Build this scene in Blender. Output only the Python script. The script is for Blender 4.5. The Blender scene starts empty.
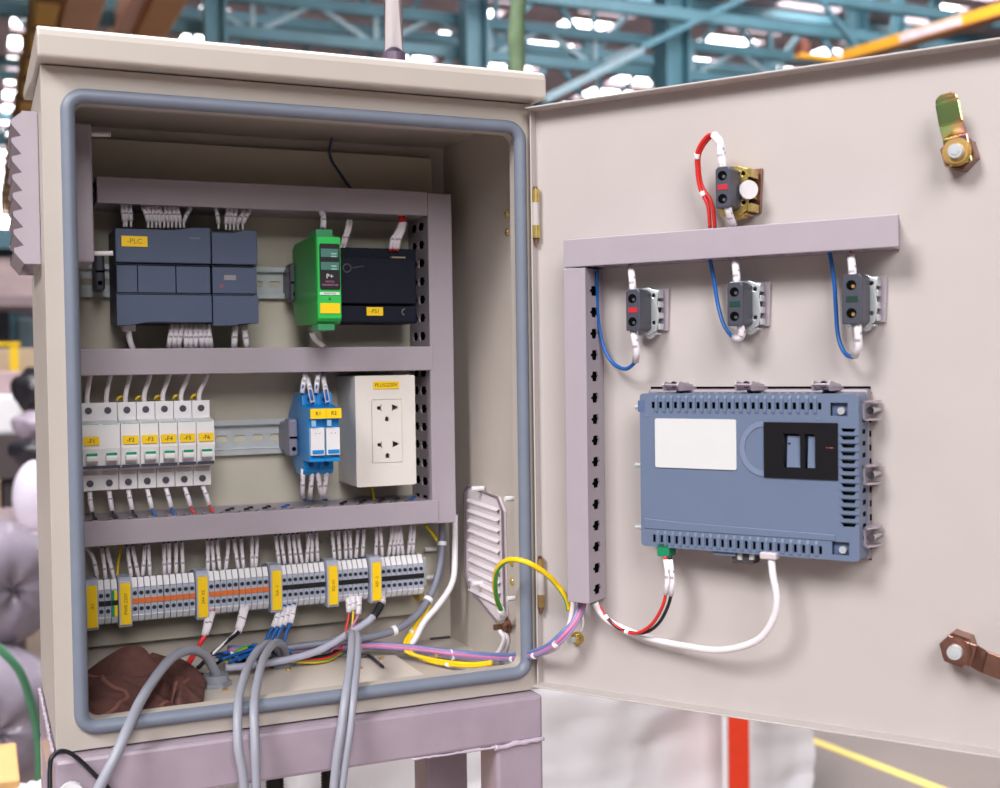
import bpy, bmesh, math, random
from mathutils import Vector, Matrix
from mathutils.geometry import tessellate_polygon
from math import sin, cos, pi, radians, sqrt
random.seed(7)
SC = bpy.context.scene
COL = SC.collection
V = Vector

# ------------------------------------------------------------------ camera
FPX = 1199.06
CAM = V((-.06376, -.9495, .27441))
_yaw, _pit, _rol = .41276, .02491, -.01419
_w = V((sin(_yaw)*cos(_pit), cos(_yaw)*cos(_pit), -sin(_pit)))
_r0 = V((cos(_yaw), -sin(_yaw), 0)); _u0 = _r0.cross(_w)
_r = cos(_rol)*_r0 + sin(_rol)*_u0
_u = -sin(_rol)*_r0 + cos(_rol)*_u0
def ray(px, py): return _w + (px-500)/FPX*_r + (394-py)/FPX*_u
def A(px, py, y):                       # survey: point of the plane y = const seen at a pixel of the photograph
    d = ray(px, py); return CAM + d*((y-CAM.y)/d.y)
def G(px, py, z):
    d = ray(px, py); return CAM + d*((z-CAM.z)/d.z)
def XP(px, py, x):
    d = ray(px, py); return CAM + d*((x-CAM.x)/d.x)
# door frame: local x along the door from the hinge, local y into the door, z up
PH = .9758
DOOR = Matrix.Translation((.390, -.008, 0)) @ Matrix.Rotation(-PH, 4, 'Z')
DINV = DOOR.inverted()
def Q(px, py, n=0):                     # door-frame point, n above the door skin
    o = DINV @ CAM; d = (DINV.to_3x3() @ ray(px, py))
    return o + d*((-n-o.y)/d.y)
WORLD = Matrix.Identity(4)

# ------------------------------------------------------------------ materials
MATS = {}
def mat(name, col, rough=.5, metal=0, noise=.05, nscale=60, bump=0, spec=.5, coat=0, emit=0, alpha=1, trans=0, sub=0):
    if name in MATS: return MATS[name]
    m = bpy.data.materials.new(name); m.use_nodes = True
    nt = m.node_tree; b = nt.nodes['Principled BSDF']
    lin = tuple(((c/255)/12.92 if c/255 <= .04045 else ((c/255+.055)/1.055)**2.4) for c in col)
    b.inputs['Roughness'].default_value = rough
    b.inputs['Metallic'].default_value = metal
    b.inputs['Specular IOR Level'].default_value = spec
    b.inputs['Coat Weight'].default_value = coat
    b.inputs['Transmission Weight'].default_value = trans
    b.inputs['Alpha'].default_value = alpha
    tc = nt.nodes.new('ShaderNodeTexCoord')
    n = nt.nodes.new('ShaderNodeTexNoise'); n.inputs['Scale'].default_value = nscale; n.inputs['Detail'].default_value = 4
    nt.links.new(tc.outputs['Object'], n.inputs['Vector'])
    r = nt.nodes.new('ShaderNodeValToRGB')
    k = noise
    r.color_ramp.elements[0].position = .3; r.color_ramp.elements[1].position = .7
    r.color_ramp.elements[0].color = tuple(max(0, c*(1-k)) for c in lin)+(1,)
    r.color_ramp.elements[1].color = tuple(min(1, c*(1+k)) for c in lin)+(1,)
    nt.links.new(n.outputs['Fac'], r.inputs['Fac'])
    nt.links.new(r.outputs['Color'], b.inputs['Base Color'])
    if bump:
        bp = nt.nodes.new('ShaderNodeBump'); bp.inputs['Strength'].default_value = bump; bp.inputs['Distance'].default_value = .002
        nt.links.new(n.outputs['Fac'], bp.inputs['Height']); nt.links.new(bp.outputs['Normal'], b.inputs['Normal'])
    if emit:
        b.inputs['Emission Color'].default_value = lin+(1,); b.inputs['Emission Strength'].default_value = emit
    MATS[name] = m
    return m
paint = mat('beige_powder_coat', (186, 177, 168), .42, noise=.02, nscale=25, bump=.02)
door_paint = mat('door_powder_coat', (184, 176, 173), .42, noise=.02, nscale=18, bump=.02)
plate_p = mat('mounting_plate_paint', (190, 184, 168), .5, noise=.03, nscale=30)
duct_m = mat('lilac_grey_plastic', (163, 153, 162), .45, noise=.02, nscale=40)
stand_m = mat('mauve_stand_paint', (160, 145, 158), .32, noise=.07, nscale=35, bump=.25, coat=.2)
gasket_m = mat('blue_grey_rubber', (115, 123, 138), .45, noise=.03)
black_m = mat('black_plastic', (14, 14, 18), .5)
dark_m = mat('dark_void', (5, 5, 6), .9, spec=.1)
char_m = mat('charcoal_plastic', (66, 68, 80), .42)
plc_m = mat('slate_plastic', (70, 82, 108), .55, noise=.02)
plc_d = mat('slate_plastic_dark', (40, 48, 66), .5)
navy_m = mat('navy_black_plastic', (14, 18, 36), .6, spec=.25)
white_m = mat('white_plastic', (228, 226, 228), .4, noise=.015)
white2_m = mat('socket_white', (222, 216, 210), .4, noise=.01)
sleeve_m = mat('white_marker_sleeve', (232, 226, 232), .5, noise=.03, nscale=300)
ink_m = mat('black_ink', (25, 22, 25), .6)
yellow_m = mat('yellow_label', (250, 206, 0), .5, noise=.02)
orange_m = mat('orange_plastic', (214, 110, 50), .45)
green_m = mat('green_plastic', (34, 150, 62), .4, noise=.02)
green2_m = mat('teal_green_plastic', (60, 140, 92), .4)
greenl_m = mat('toggle_green', (0, 150, 100), .4)
blue_m = mat('relay_blue', (20, 134, 208), .35, noise=.02)
blue_w = mat('wire_blue', (20, 92, 168), .4)
red_w = mat('wire_red', (214, 44, 40), .4)
black_w = mat('wire_black', (20, 20, 26), .4)
white_w = mat('wire_white', (232, 226, 230), .4)
pink_w = mat('wire_pink', (198, 118, 160), .4)
violet_w = mat('wire_violet', (138, 132, 178), .4)
yel_w = mat('wire_yellow', (240, 200, 20), .4)
grn_w = mat('wire_green', (70, 170, 50), .4)
grey_c = mat('grey_cable', (154, 156, 168), .42, noise=.02)
dgrey_c = mat('grey_cable_dark', (120, 122, 136), .45)
gland_m = mat('gland_grey', (140, 144, 152), .4)
steel = mat('zinc_steel', (206, 212, 214), .3, metal=.45, noise=.05)
chrome = mat('chrome', (196, 194, 204), .16, metal=1, noise=.01)
brass = mat('brass', (224, 182, 112), .28, metal=.7, noise=.08)
goldz = mat('yellow_zinc', (206, 180, 104), .25, metal=.7, noise=.25, nscale=120)
bronze = mat('dull_bronze', (150, 112, 98), .35, metal=.9, noise=.25, nscale=60)
hmi_m = mat('panel_blue_grey', (99, 113, 138), .42, noise=.015, nscale=30)
silver = mat('silver_plate', (184, 172, 182), .3, metal=.35)
term_m = mat('terminal_grey', (172, 176, 192), .45, noise=.02)
cloth_m = mat('brown_cloth', (92, 58, 52), .9, noise=.12, nscale=200, bump=.3)
clear_m = mat('clear_filter_plastic', (222, 212, 216), .3, noise=.02)
zipw = mat('zip_tie_white', (240, 238, 240), .4)

# iridescent yellow-passivated latch
def irid():
    m = mat('passivated_zinc', (190, 170, 90), .22, metal=1, noise=0)
    nt = m.node_tree; b = nt.nodes['Principled BSDF']
    tc = nt.nodes.new('ShaderNodeTexCoord'); n = nt.nodes.new('ShaderNodeTexNoise'); n.inputs['Scale'].default_value = 45
    nt.links.new(tc.outputs['Object'], n.inputs['Vector'])
    r = nt.nodes.new('ShaderNodeValToRGB'); e = r.color_ramp.elements
    e[0].position = .3; e[0].color = (.55, .5, .2, 1); e[1].position = .75; e[1].color = (.5, .22, .4, 1)
    for p, c in ((.45, (.35, .55, .2, 1)), (.58, (.7, .45, .2, 1))):
        x = e.new(p); x.color = c
    nt.links.new(n.outputs['Fac'], r.inputs['Fac']); nt.links.new(r.outputs['Color'], b.inputs['Base Color'])
    return m
irid_m = irid()

# ------------------------------------------------------------------ mesh builder
class MB:
    def __init__(s): s.v = []; s.f = []; s.m = []; s.sm = []
    def add(s, vs, fs, mi=0, smooth=False):
        o = len(s.v); s.v += [V(p) for p in vs]
        for f in fs: s.f.append([i+o for i in f]); s.m.append(mi); s.sm.append(smooth)
        return s
    def box(s, x0, x1, y0, y1, z0, z1, mi=0):
        vs = [(x, y, z) for x in (x0, x1) for y in (y0, y1) for z in (z0, z1)]
        return s.add(vs, [(0,1,3,2),(4,6,7,5),(0,4,5,1),(2,3,7,6),(0,2,6,4),(1,5,7,3)], mi)
    def prism(s, poly, axis, a, b, holes=(), mi=0):
        """poly in the two other axes (in xyz order); extruded a..b along axis"""
        def P3(p, t):
            if axis == 'y': return V((p[0], t, p[1]))
            if axis == 'x': return V((t, p[0], p[1]))
            return V((p[0], p[1], t))
        loops = [list(poly)]+[list(h) for h in holes]
        flat = [p for l in loops for p in l]
        tris = tessellate_polygon([[V((p[0], p[1], 0)) for p in l] for l in loops])
        n = len(flat)
        vs = [P3(p, a) for p in flat]+[P3(p, b) for p in flat]
        fs = [tuple(t) for t in tris]+[tuple(i+n for i in reversed(t)) for t in tris]
        k = 0
        for l in loops:
            L = len(l)
            for i in range(L):
                j = (i+1) % L
                fs.append((k+i, k+j, k+j+n, k+i+n))
            k += L
        return s.add(vs, fs, mi)
    def cyl(s, p0, p1, r, n=16, r1=None, mi=0, smooth=True):
        p0, p1 = V(p0), V(p1); r1 = r if r1 is None else r1
        d = (p1-p0).normalized(); a = d.orthogonal().normalized(); b = d.cross(a)
        vs = [p0+(a*cos(2*pi*i/n)+b*sin(2*pi*i/n))*r for i in range(n)]+[p1+(a*cos(2*pi*i/n)+b*sin(2*pi*i/n))*r1 for i in range(n)]
        s.add(vs, [(i, (i+1) % n, (i+1) % n+n, i+n) for i in range(n)], mi, smooth)
        o = len(s.v)
        s.add(vs, [tuple(reversed(range(n))), tuple(range(n, 2*n))], mi)
        return s
    def tube(s, pts, r, n=8, mi=0, stripe=None, cyclic=False, rr=None, cap=True):
        pts = [V(p) for p in pts]; N = len(pts)
        tg = []
        for i in range(N):
            a = pts[i-1] if i else pts[0]; b = pts[i+1] if i < N-1 else pts[-1]
            t = (b-a); tg.append(t.normalized() if t.length > 1e-9 else V((0, 0, 1)))
        nn = tg[0].orthogonal().normalized(); vs = []
        for i in range(N):
            nn = (nn - tg[i]*nn.dot(tg[i])); nn = nn.normalized() if nn.length > 1e-6 else tg[i].orthogonal().normalized()
            bb = tg[i].cross(nn); R = r if rr is None else rr[i]
            for j in range(n):
                an = 2*pi*j/n
                vs.append(pts[i]+(nn*cos(an)+bb*sin(an))*R)
        o = len(s.v); s.v += vs
        for i in range(N-1):
            for j in range(n):
                s.f.append([o+i*n+j, o+i*n+(j+1) % n, o+(i+1)*n+(j+1) % n, o+(i+1)*n+j])
                s.m.append(1 if stripe and j % n in stripe else mi); s.sm.append(True)
        if cap:
            s.f.append([o+j for j in reversed(range(n))]); s.m.append(mi); s.sm.append(False)
            s.f.append([o+(N-1)*n+j for j in range(n)]); s.m.append(mi); s.sm.append(False)
        return s
    def sphere(s, c, r, nu=12, nv=8, sc=(1, 1, 1), mi=0):
        c = V(c); vs = []; fs = []
        for i in range(nv+1):
            for j in range(nu):
                th = pi*i/nv; ph = 2*pi*j/nu
                vs.append(c+V((r*sc[0]*sin(th)*cos(ph), r*sc[1]*sin(th)*sin(ph), r*sc[2]*cos(th))))
        for i in range(nv):
            for j in range(nu): fs.append((i*nu+j, i*nu+(j+1) % nu, (i+1)*nu+(j+1) % nu, (i+1)*nu+j))
        return s.add(vs, fs, mi, True)
    def build(s, name, mats, parent=None, frame=WORLD, origin=None, bevel=0, seg=2, smooth=False):
        me = bpy.data.meshes.new(name); o = bpy.data.objects.new(name, me); COL.objects.link(o)
        if parent is not None:
            M = parent['_M']; M = Matrix([M[i*4:i*4+4] for i in range(4)])
            o.parent = parent; T = M.inverted() @ frame
        else:
            if origin is None:
                xs = [v.x for v in s.v]; ys = [v.y for v in s.v]; zs = [v.z for v in s.v]
                origin = V(((min(xs)+max(xs))/2, (min(ys)+max(ys))/2, min(zs)))
            M = frame @ Matrix.Translation(origin); o.matrix_world = M; T = M.inverted() @ frame
        o['_M'] = [x for row in M for x in row]
        me.from_pydata([tuple(T @ v) for v in s.v], [], s.f)
        if not isinstance(mats, (list, tuple)): mats = [mats]
        for m in mats: me.materials.append(m)
        me.polygons.foreach_set('material_index', [min(i, len(mats)-1) for i in s.m])
        me.polygons.foreach_set('use_smooth', [bool(x or smooth) for x in s.sm])
        bm = bmesh.new(); bm.from_mesh(me); bmesh.ops.recalc_face_normals(bm, faces=bm.faces); bm.to_mesh(me); bm.free()
        me.update()
        if bevel:
            md = o.modifiers.new('bevel', 'BEVEL'); md.width = bevel; md.segments = seg; md.limit_method = 'ANGLE'; md.angle_limit = radians(40)
            md.harden_normals = False
        return o
def B(x0, x1, y0, y1, z0, z1): return MB().box(x0, x1, y0, y1, z0, z1)
def tag(o, label, cat=None, group=None, kind=None):
    if label: o['label'] = label
    if cat: o['category'] = cat
    if group: o['group'] = group
    if kind: o['kind'] = kind
    return o
def thing(name, label, cat, loc, frame=WORLD, group=None):
    o = bpy.data.objects.new(name, None); COL.objects.link(o); o.empty_display_size = .01
    M = frame @ Matrix.Translation(V(loc)); o.matrix_world = M; o['_M'] = [x for row in M for x in row]
    return tag(o, label, cat, group)
def dup(root, delta, frame=WORLD, label=None):
    r = root.copy(); COL.objects.link(r)
    d = frame.to_3x3() @ V(delta); r.location = root.location + d
    if label: r['label'] = label
    for ch in list(root.children):
        c = ch.copy(); COL.objects.link(c); c.parent = r
        for g in list(ch.children):
            k = g.copy(); COL.objects.link(k); k.parent = c
    return r
def rrect(x0, x1, z0, z1, r, n=5):
    out = []
    for cx, cz, a0 in ((x1-r, z1-r, 0), (x0+r, z1-r, pi/2), (x0+r, z0+r, pi), (x1-r, z0+r, 3*pi/2)):
        for i in range(n+1):
            a = a0+pi/2*i/n; out.append((cx+r*cos(a), cz+r*sin(a)))
    return out
def circ(cx, cz, r, n=12): return [(cx+r*cos(2*pi*i/n), cz+r*sin(2*pi*i/n)) for i in range(n)]
def smoothpath(pts, k=6):
    pts = [V(p) for p in pts]
    if len(pts) < 3:
        return [pts[0].lerp(pts[-1], i/k) for i in range(k+1)]
    P = [pts[0]*2-pts[1]]+pts+[pts[-1]*2-pts[-2]]; out = []
    for i in range(1, len(P)-2):
        for j in range(k):
            t = j/k; a, b, c, d = P[i-1], P[i], P[i+1], P[i+2]
            out.append(.5*((2*b)+(-a+c)*t+(2*a-5*b+4*c-d)*t*t+(-a+3*b-3*c+d)*t**3))
    out.append(pts[-1]); return out
_font_cache = {}
def text_mesh(txt, size):
    cu = bpy.data.curves.new('t', 'FONT'); cu.body = txt; cu.size = size; cu.align_x = 'CENTER'; cu.align_y = 'CENTER'; cu.extrude = .00012 if size < .05 else .002
    cu.resolution_u = 2
    ob = bpy.data.objects.new('t', cu); COL.objects.link(ob)
    dg = bpy.context.evaluated_depsgraph_get(); me = ob.evaluated_get(dg).to_mesh()
    vs = [v.co.copy() for v in me.vertices]; fs = [tuple(p.vertices) for p in me.polygons]
    ob.evaluated_get(dg).to_mesh_clear(); bpy.data.objects.remove(ob); bpy.data.curves.remove(cu)
    return vs, fs
def text(txt, size, c, parent, frame=WORLD, m=None, vertical=False, name='lettering', sx=1.0, tilt=0):
    vs, fs = text_mesh(txt, size); c = V(c); out = []
    for v in vs:
        x, z = v.x*sx, v.y
        if vertical: x, z = -z, x
        out.append(V((c.x+x, c.y-v.z, c.z+z)))
    mb = MB(); mb.add(out, fs)
    return mb.build(name, m or ink_m, parent, frame)
ORD = ['first', 'second', 'third', 'fourth', 'fifth', 'sixth', 'seventh', 'eighth', 'ninth', 'tenth', 'eleventh', 'twelfth']

SLT = [0, .30, .37, .46, .53, .62, .68, 1]
soft_ink = mat('soft_ink', (168, 160, 172), .6)
def wire(pts, r, m, label, group=None, sleeves=(), frame=WORLD, name='wire', cat='wire', stripe=False, k=6, n=8, sr=None, ties=()):
    path = smoothpath(pts, k); N = len(path)-1
    mb = MB(); mb.tube(path, r, n, stripe=stripe if isinstance(stripe, tuple) else (((0, 1, 2) if n == 8 else (0, 1, 2, 3)) if stripe else None))
    o = mb.build(name, [m, grn_w] if stripe else m, None, frame, origin=path[0])
    tag(o, label, cat, group)
    L = [0]
    for i in range(N): L.append(L[-1]+(path[i+1]-path[i]).length)
    def seg(a, b, tl=None):
        res = []
        for t in [a+(b-a)*q_ for q_ in (tl or [i/6 for i in range(7)])]:
            d = t*L[-1]; i = 0
            while i < N-1 and L[i+1] < d: i += 1
            q = (d-L[i])/max(1e-9, L[i+1]-L[i]); res.append(path[i].lerp(path[i+1], min(1, q)))
        return res
    for a, b in sleeves:
        s = MB(); s.tube(seg(a, b, SLT), sr or r*1.5, 8)
        for ff in range(len(s.f)-2):
            ring, side = divmod(ff, 8)
            if ring in (1, 3) and (side*3+ring) % 4 < 2: s.m[ff] = 1
        s.build('marker_sleeve', [sleeve_m, soft_ink], o, frame)
    for t in ties:
        s = MB(); e = .004/ max(L[-1], .01); s.tube(seg(t-e/2, t+e/2), r*1.35, 10); s.build('zip_tie', zipw, o, frame)
    return o

# =================================================================== CABINET
cab = thing('electrical_cabinet', 'open beige steel control cabinet with its door swung wide, on a mauve steel stand', 'cabinet', (.187, .1, -.012))
X0, X1, ZB, ZT, YB = -.0142, .388, -.012, .500, .217
def cabpart(mb, name, m, **k): return mb.build(name, m, cab, **k)
b = MB()
b.prism([(X0, ZB), (X1, ZB), (X1, ZT), (X0, ZT)], 'y', 0, .002, holes=[rrect(.0085, .3705, .0090, .4745, .010)])
b.box(X0, X0+.002, .002, YB, ZB, ZT); b.box(X1-.002, X1, .002, YB, ZB, ZT)
b.box(X0, X1, .002, YB, ZT-.002, ZT); b.box(X0, X1, YB-.002, YB, ZB, ZT)
# floor with three round entries
holes = [circ(.124, .108, .0125), circ(.192, .151, .0125), circ(.250, .176, .0125)]
b.prism([(X0, .002), (X1, .002), (X1, YB), (X0, YB)], 'z', ZB, ZB+.002, holes=holes)
cabpart(b, 'body', paint, bevel=.0012)
# inner flange of the opening
def ring_wall(x0, x1, z0, z1, r, y0, y1, t):
    o = rrect(x0, x1, z0, z1, r); i = rrect(x0+t, x1-t, z0+t, z1-t, max(.001, r-t))
    return MB().prism(o, 'y', y0, y1, holes=[i])
cabpart(ring_wall(.0078, .3712, .0083, .4752, .010, .0021, .013, .0012), 'opening_flange', paint)
# gland plate
b = MB(); b.prism(rrect(.03, .30, .03, .195, .006), 'z', -.0098, -.0035, holes=holes)
b.box(.03, .032, .03, .195, -.0095, -.0035)
gp = cabpart(b, 'gland_plate', mat('gland_plate_lit_beige', (212, 202, 190), .42, noise=.015), bevel=.001)  # beige lightened so the colour carries the strong light on the floor
s = MB()
for p in ((225, 690), (288, 670), (360, 668), (381, 659), (436, 655)):
    q = G(p[0], p[1], -.003); s.cyl(q-V((0, 0, .002)), q+V((0, 0, .0015)), .0022, 8)
s.build('screw', brass, gp)
# gasket
def gasket():
    prof = [(0, 0), (0, -.0035), (.002, -.0062), (.005, -.0072), (.008, -.0062), (.0103, -.0035), (.0103, 0)]
    loops = [[(p[0], pr[1], p[1]) for p in rrect(pr[0]-.0012, .3785-pr[0], pr[0]-.0005, .4840-pr[0], .017-pr[0], 8)] for pr in prof]
    n = len(loops[0]); vs = [p for l in loops for p in l]; fs = []
    m = len(loops)
    for i in range(m-1):
        for j in range(n): fs.append((i*n+j, i*n+(j+1) % n, (i+1)*n+(j+1) % n, (i+1)*n+j))
    return MB().add(vs, fs, 0, True)
cabpart(gasket(), 'door_gasket', gasket_m)
# rain hood
b = MB(); prof = [(-.020, .502), (-.020, .517), (-.0185, .5215), (-.014, .5245), (.10, .527), (.232, .530), (.232, .5215), (.215, .5205), (.10, .5075), (.085, .504), (-.018, .5005)]
b.prism(prof, 'x', X0-.0028, X1+.0028)
cabpart(b, 'rain_hood', paint, bevel=.0015)
# louvred vent on the left side
zs0, zs1 = .357, .473
pro = [(X0-.0005, zs0), (X0-.0005, zs1), (X0-.012, zs1)]
nt_ = 8; st = (zs1-zs0-.004)/nt_
for i in range(nt_):
    z = zs1-.004-i*st
    pro += [(X0-.0195, z-st*.15), (X0-.0195, z-st*.38), (X0-.0125, z-st)]
pro += [(X0-.0125, zs0)]
b = MB()
for yy in (.045, .165): b.prism(pro, 'y', yy, yy+.0015)
for i in range(nt_):
    z = zs1-.004-i*st
    b.add([(X0-.0195, .0465, z-st*.38), (X0-.0195, .165, z-st*.38), (X0-.0125, .165, z-st), (X0-.0125, .0465, z-st)], [(0, 1, 2, 3)])
    b.add([(X0-.0120, .0465, z), (X0-.0120, .165, z), (X0-.0195, .165, z-st*.15), (X0-.0195, .0465, z-st*.15)], [(0, 1, 2, 3)])
b.box(X0-.012, X0-.0005, .045, .1665, zs1, zs1+.0012)
cabpart(b, 'louvred_vent', duct_m)
# inside housing of that vent
vb = cabpart(B(-.012, .028, .080, .165, .362, .4745), 'vent_housing', duct_m, bevel=.002)
for z in (.4705, .3715):
    s = MB(); s.cyl((.028, .105, z), (.0445, .100, z), .0021, 10); s.build('plastic_pin', white_m, vb)
# clear filter grille on the right wall
zc = [(.158, .0675, .156, .047)]
oct_ = [(.159, .148), (.150, .1545), (.078, .150), (.066, .138), (.064, .040), (.076, .030), (.150, .052), (.161, .066)]
vs = cabpart(MB().prism(oct_, 'x', .3825, .386), 'filter_grille', clear_m, bevel=.001)
s = MB()
for i in range(10):
    z = .050+.0098*i
    s.prism([(.386, z-.0005), (.3795, z+.0012), (.3805, z+.0030), (.386, z+.0034)], 'y', .075, .152) if False else s.add(
        [(.3825, .150, z+.0035), (.3825, .074, z+.0015), (.3795, .074, z-.001), (.3795, .150, z+.001), (.3825, .150, z-.003), (.3825, .074, z-.005)], [(0, 1, 2, 3), (3, 2, 5, 4)])
s.build('louvre', clear_m, vs)
s = MB()
for i in range(len(oct_)):
    a = oct_[i]; c = oct_[(i+1) % len(oct_)]
    s.cyl((.3815, a[0], a[1]), (.3815, c[0], c[1]), .0012, 6)
s.build('filter_frame', mat('smoky_edge', (120, 104, 116), .3), vs)
for p in ((478, 489, .372), (511, 499, .368), (478, 584, .372), (513, 599, .368)):
    q = XP(p[0]-6, p[1], p[2]); s = MB(); s.cyl(q, (.384, q.y, q.z), .0024, 10); s.build('plastic_pin', white_m, vs)
# mounting plate
mp = cabpart(B(.002, .368, .2005, .2025, .021, .485), 'mounting_plate', plate_p, bevel=.0006)
for px, py in ((418, 595),):
    q = A(px, py, .2); s = MB(); s.cyl(q, q-V((0, .002, 0)), .0056, 16); s.cyl(q-V((0, .002, 0)), q-V((0, .006, 0)), .0042, 6, smooth=False); s.cyl(q-V((0, .006, 0)), q-V((0, .014, 0)), .003, 10)
    s.build('fixing_bolt', goldz, mp)
# hinges
for z, m1, nm in ((.404, goldz, 'upper'), (.083, mat('aged_zinc', (180, 150, 100), .3, metal=.7, noise=.2, nscale=80), 'lower')):
    h = MB(); x, y = .3845, -.0085
    h.cyl((x, y, z-.021), (x, y, z-.010), .0036, 12); h.cyl((x, y, z+.010), (x, y, z+.021), .0036, 12)
    h.box(x-.001, x+.0035, y, y+.0085, z-.021, z+.021)
    hh = cabpart(h, 'hinge', m1)
    k = MB(); k.cyl((x, y, z-.010), (x, y, z+.010), .0034, 12); k.build('barrel', door_paint, hh)
    k = MB(); k.cyl((x, y, z-.0265), (x, y, z+.0235), .0018, 8); k.build('pin', bronze, hh)
    for dz in (-.009, .008):
        s = MB(); q = V((.3858, .0555, z+dz)); s.sphere(q, .0036, 10, 6, (.6, 1, 1)); s.build('screw', goldz, hh)
# ground bolt on right wall
gq = XP(507, 626, .384)
s = MB(); s.cyl((.386, gq.y, gq.z), (.383, gq.y, gq.z), .0065, 14); s.cyl((.383, gq.y, gq.z), (.378, gq.y, gq.z), .005, 6, smooth=False); s.cyl((.378, gq.y, gq.z), (.371, gq.y, gq.z), .0028, 10)
cabpart(s, 'ground_bolt', bronze)
# dark slab painting the shade of an open floor slot by the right wall
q = G(440, 638, ZB+.002)
s = MB(); s.box(q.x-.012, q.x+.010, q.y-.006, q.y+.006, ZB+.002, ZB+.0035); cabpart(s, 'floor_slot', mat('floor_slot_shade', (52, 50, 58), .6), bevel=.001)

# ---- door (a part of the cabinet)
lip = .0155
b = MB()
U0, U1, DZ0, DZ1 = -.006, .394, -.0065, .4945
b.box(U0, U1, 0, .002, DZ0, DZ1)
b.box(U0, U1, -lip, .002, DZ1-.0015, DZ1); b.box(U0, U1, -lip, .002, DZ0, DZ0+.0015)
b.box(U0, U0+.0015, -.008, .002, DZ0, DZ1); b.box(U1-.0015, U1, -lip, .002, DZ0, DZ1)
door = b.build('door', door_paint, cab, DOOR, bevel=.0005)
# cam latches
def latch(c, ang, L, nmm):
    c = V(c)
    R = Matrix.Rotation(ang, 3, 'Y')
    def T(x, y, z): return c+R @ V((x, y, z))
    mb = MB()
    # bar with step
    w_ = .0085
    prof = [(-.0085, -.016), (.012, -.016), (.020, -.0215), (L-.006, -.0215), (L-.002, -.0215), (L, -.0215)]
    wf = [1, 1, .97, .95, .80, .40]
    for i in range(5):
        (z0, y0), (z1, y1) = prof[i], prof[i+1]
        k0 = w_*wf[i]; k1 = w_*wf[i+1]
        mb.add([T(-k0, y0, z0), T(k0, y0, z0), T(k1, y1, z1), T(-k1, y1, z1), T(-k0, y0+.002, z0), T(k0, y0+.002, z0), T(k1, y1+.002, z1), T(-k1, y1+.002, z1)],
               [(0, 1, 2, 3), (4, 5, 6, 7), (0, 1, 5, 4), (1, 2, 6, 5), (3, 2, 6, 7), (0, 3, 7, 4)])
    o = mb.build('cam_latch', irid_m if nmm else bronze, door, DOOR, bevel=.001)
    s = MB(); s.cyl(c+V((0, 0, 0)), c+V((0, -.0155, 0)), .0125, 6, smooth=False); s.build('base_nut', bronze, o, DOOR, bevel=.001)
    s = MB(); s.cyl(c+V((0, -.018, 0)), c+V((0, -.020, 0)), .0098, 20); s.cyl(c+V((0, -.020, 0)), c+V((0, -.0215, 0)), .0085, 20); s.build('washer', brass if nmm else bronze, o, DOOR)
    s = MB(); s.cyl(c+V((0, -.021, 0)), c+V((0, -.0255, 0)), .0056, 12, r1=.005); s.cyl(c+V((0, -.0255, 0)), c+V((0, -.0262, 0)), .0032, 6); s.build('bolt_head', steel, o, DOOR)
q1 = Q(957, 152, .0185); q1.y = 0
latch(q1, -.17, .042, True)
q2 = Q(956, 651, .0185); q2.y = 0
latch(q2, 1.83, .045, False)
q = Q(578, 638, 0); s = MB(); s.cyl(q, q-V((0, .003, 0)), .0058, 14); s.cyl(q-V((0, .003, 0)), q-V((0, .007, 0)), .0046, 6); 
st_ = s.build('ground_stud', goldz, door, DOOR); s = MB(); s.cyl(q-V((0, .007, 0)), q-V((0, .015, 0)), .0026, 10); s.build('stud_tip', steel, st_, DOOR)

# =================================================================== CONDUIT, STRAP ABOVE
cp = thing('conduit_pipe', 'shiny metal conduit pipe rising out of the cabinet roof', 'pipe', (.298, .11, .525))
pb = A(394, 56, .11)
s = MB(); s.tube([(pb.x, .11, .527), (pb.x+.0, .11, 1.0), (pb.x-.004, .11, 2.2)], .0086, 18); s.build('pipe', chrome, cp)
s = MB(); s.cyl((pb.x, .11, .525), (pb.x, .11, .5625), .0108, 18); s.build('collar', mat('mauve_collar', (96, 80, 100), .4), cp)
c0, c1 = A(516, 90, 1.4), A(519, -60, 1.4)
s = MB(); N = 14
for k in range(N):
    pass
pts = [c0.lerp(c1, i/N)+V((.002*sin(i*.9), 0, 0)) for i in range(-6, 60)]
s.tube(pts, .018, 10, rr=[.0175+.001*sin(i*1.3) for i in range(len(pts))])
tag(s.build('lifting_sling', mat('green_sling', (108, 130, 98), .8, noise=.15, nscale=30)), 'green textile lifting sling hanging down behind the cabinet', 'sling')

# =================================================================== STAND
sd = thing('steel_stand', 'mauve painted square-tube stand carrying the cabinet', 'stand', (.18, .1, -.95))
zt, zb2 = -.0135, -.0525
rails = [(-.0172, .3825, -.014, .026, zb2, zt), (-.0172, .3825, .165, .203, zb2, zt), (-.0172, .0175, .026, .165, zb2, zt), (.3425, .3825, .026, .165, zb2, zt)]
for r in rails:
    B(*r).build('rail', stand_m, sd, bevel=.003)
for x0, y0 in ((-.0172, -.014), (.3385, -.014), (-.0172, .163), (.3385, .163)):
    B(x0, x0+.044 if x0 > 0 else x0+.04, y0, y0+.04, -.95, zb2).build('leg', stand_m, sd, bevel=.003)
for r in [(-.0172+.04, .3385, -.004, .026, -.80, -.77), (.3485, .3785, .026, .19, -.80, -.77)]:
    B(*r).build('brace', stand_m, sd, bevel=.002)
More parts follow.
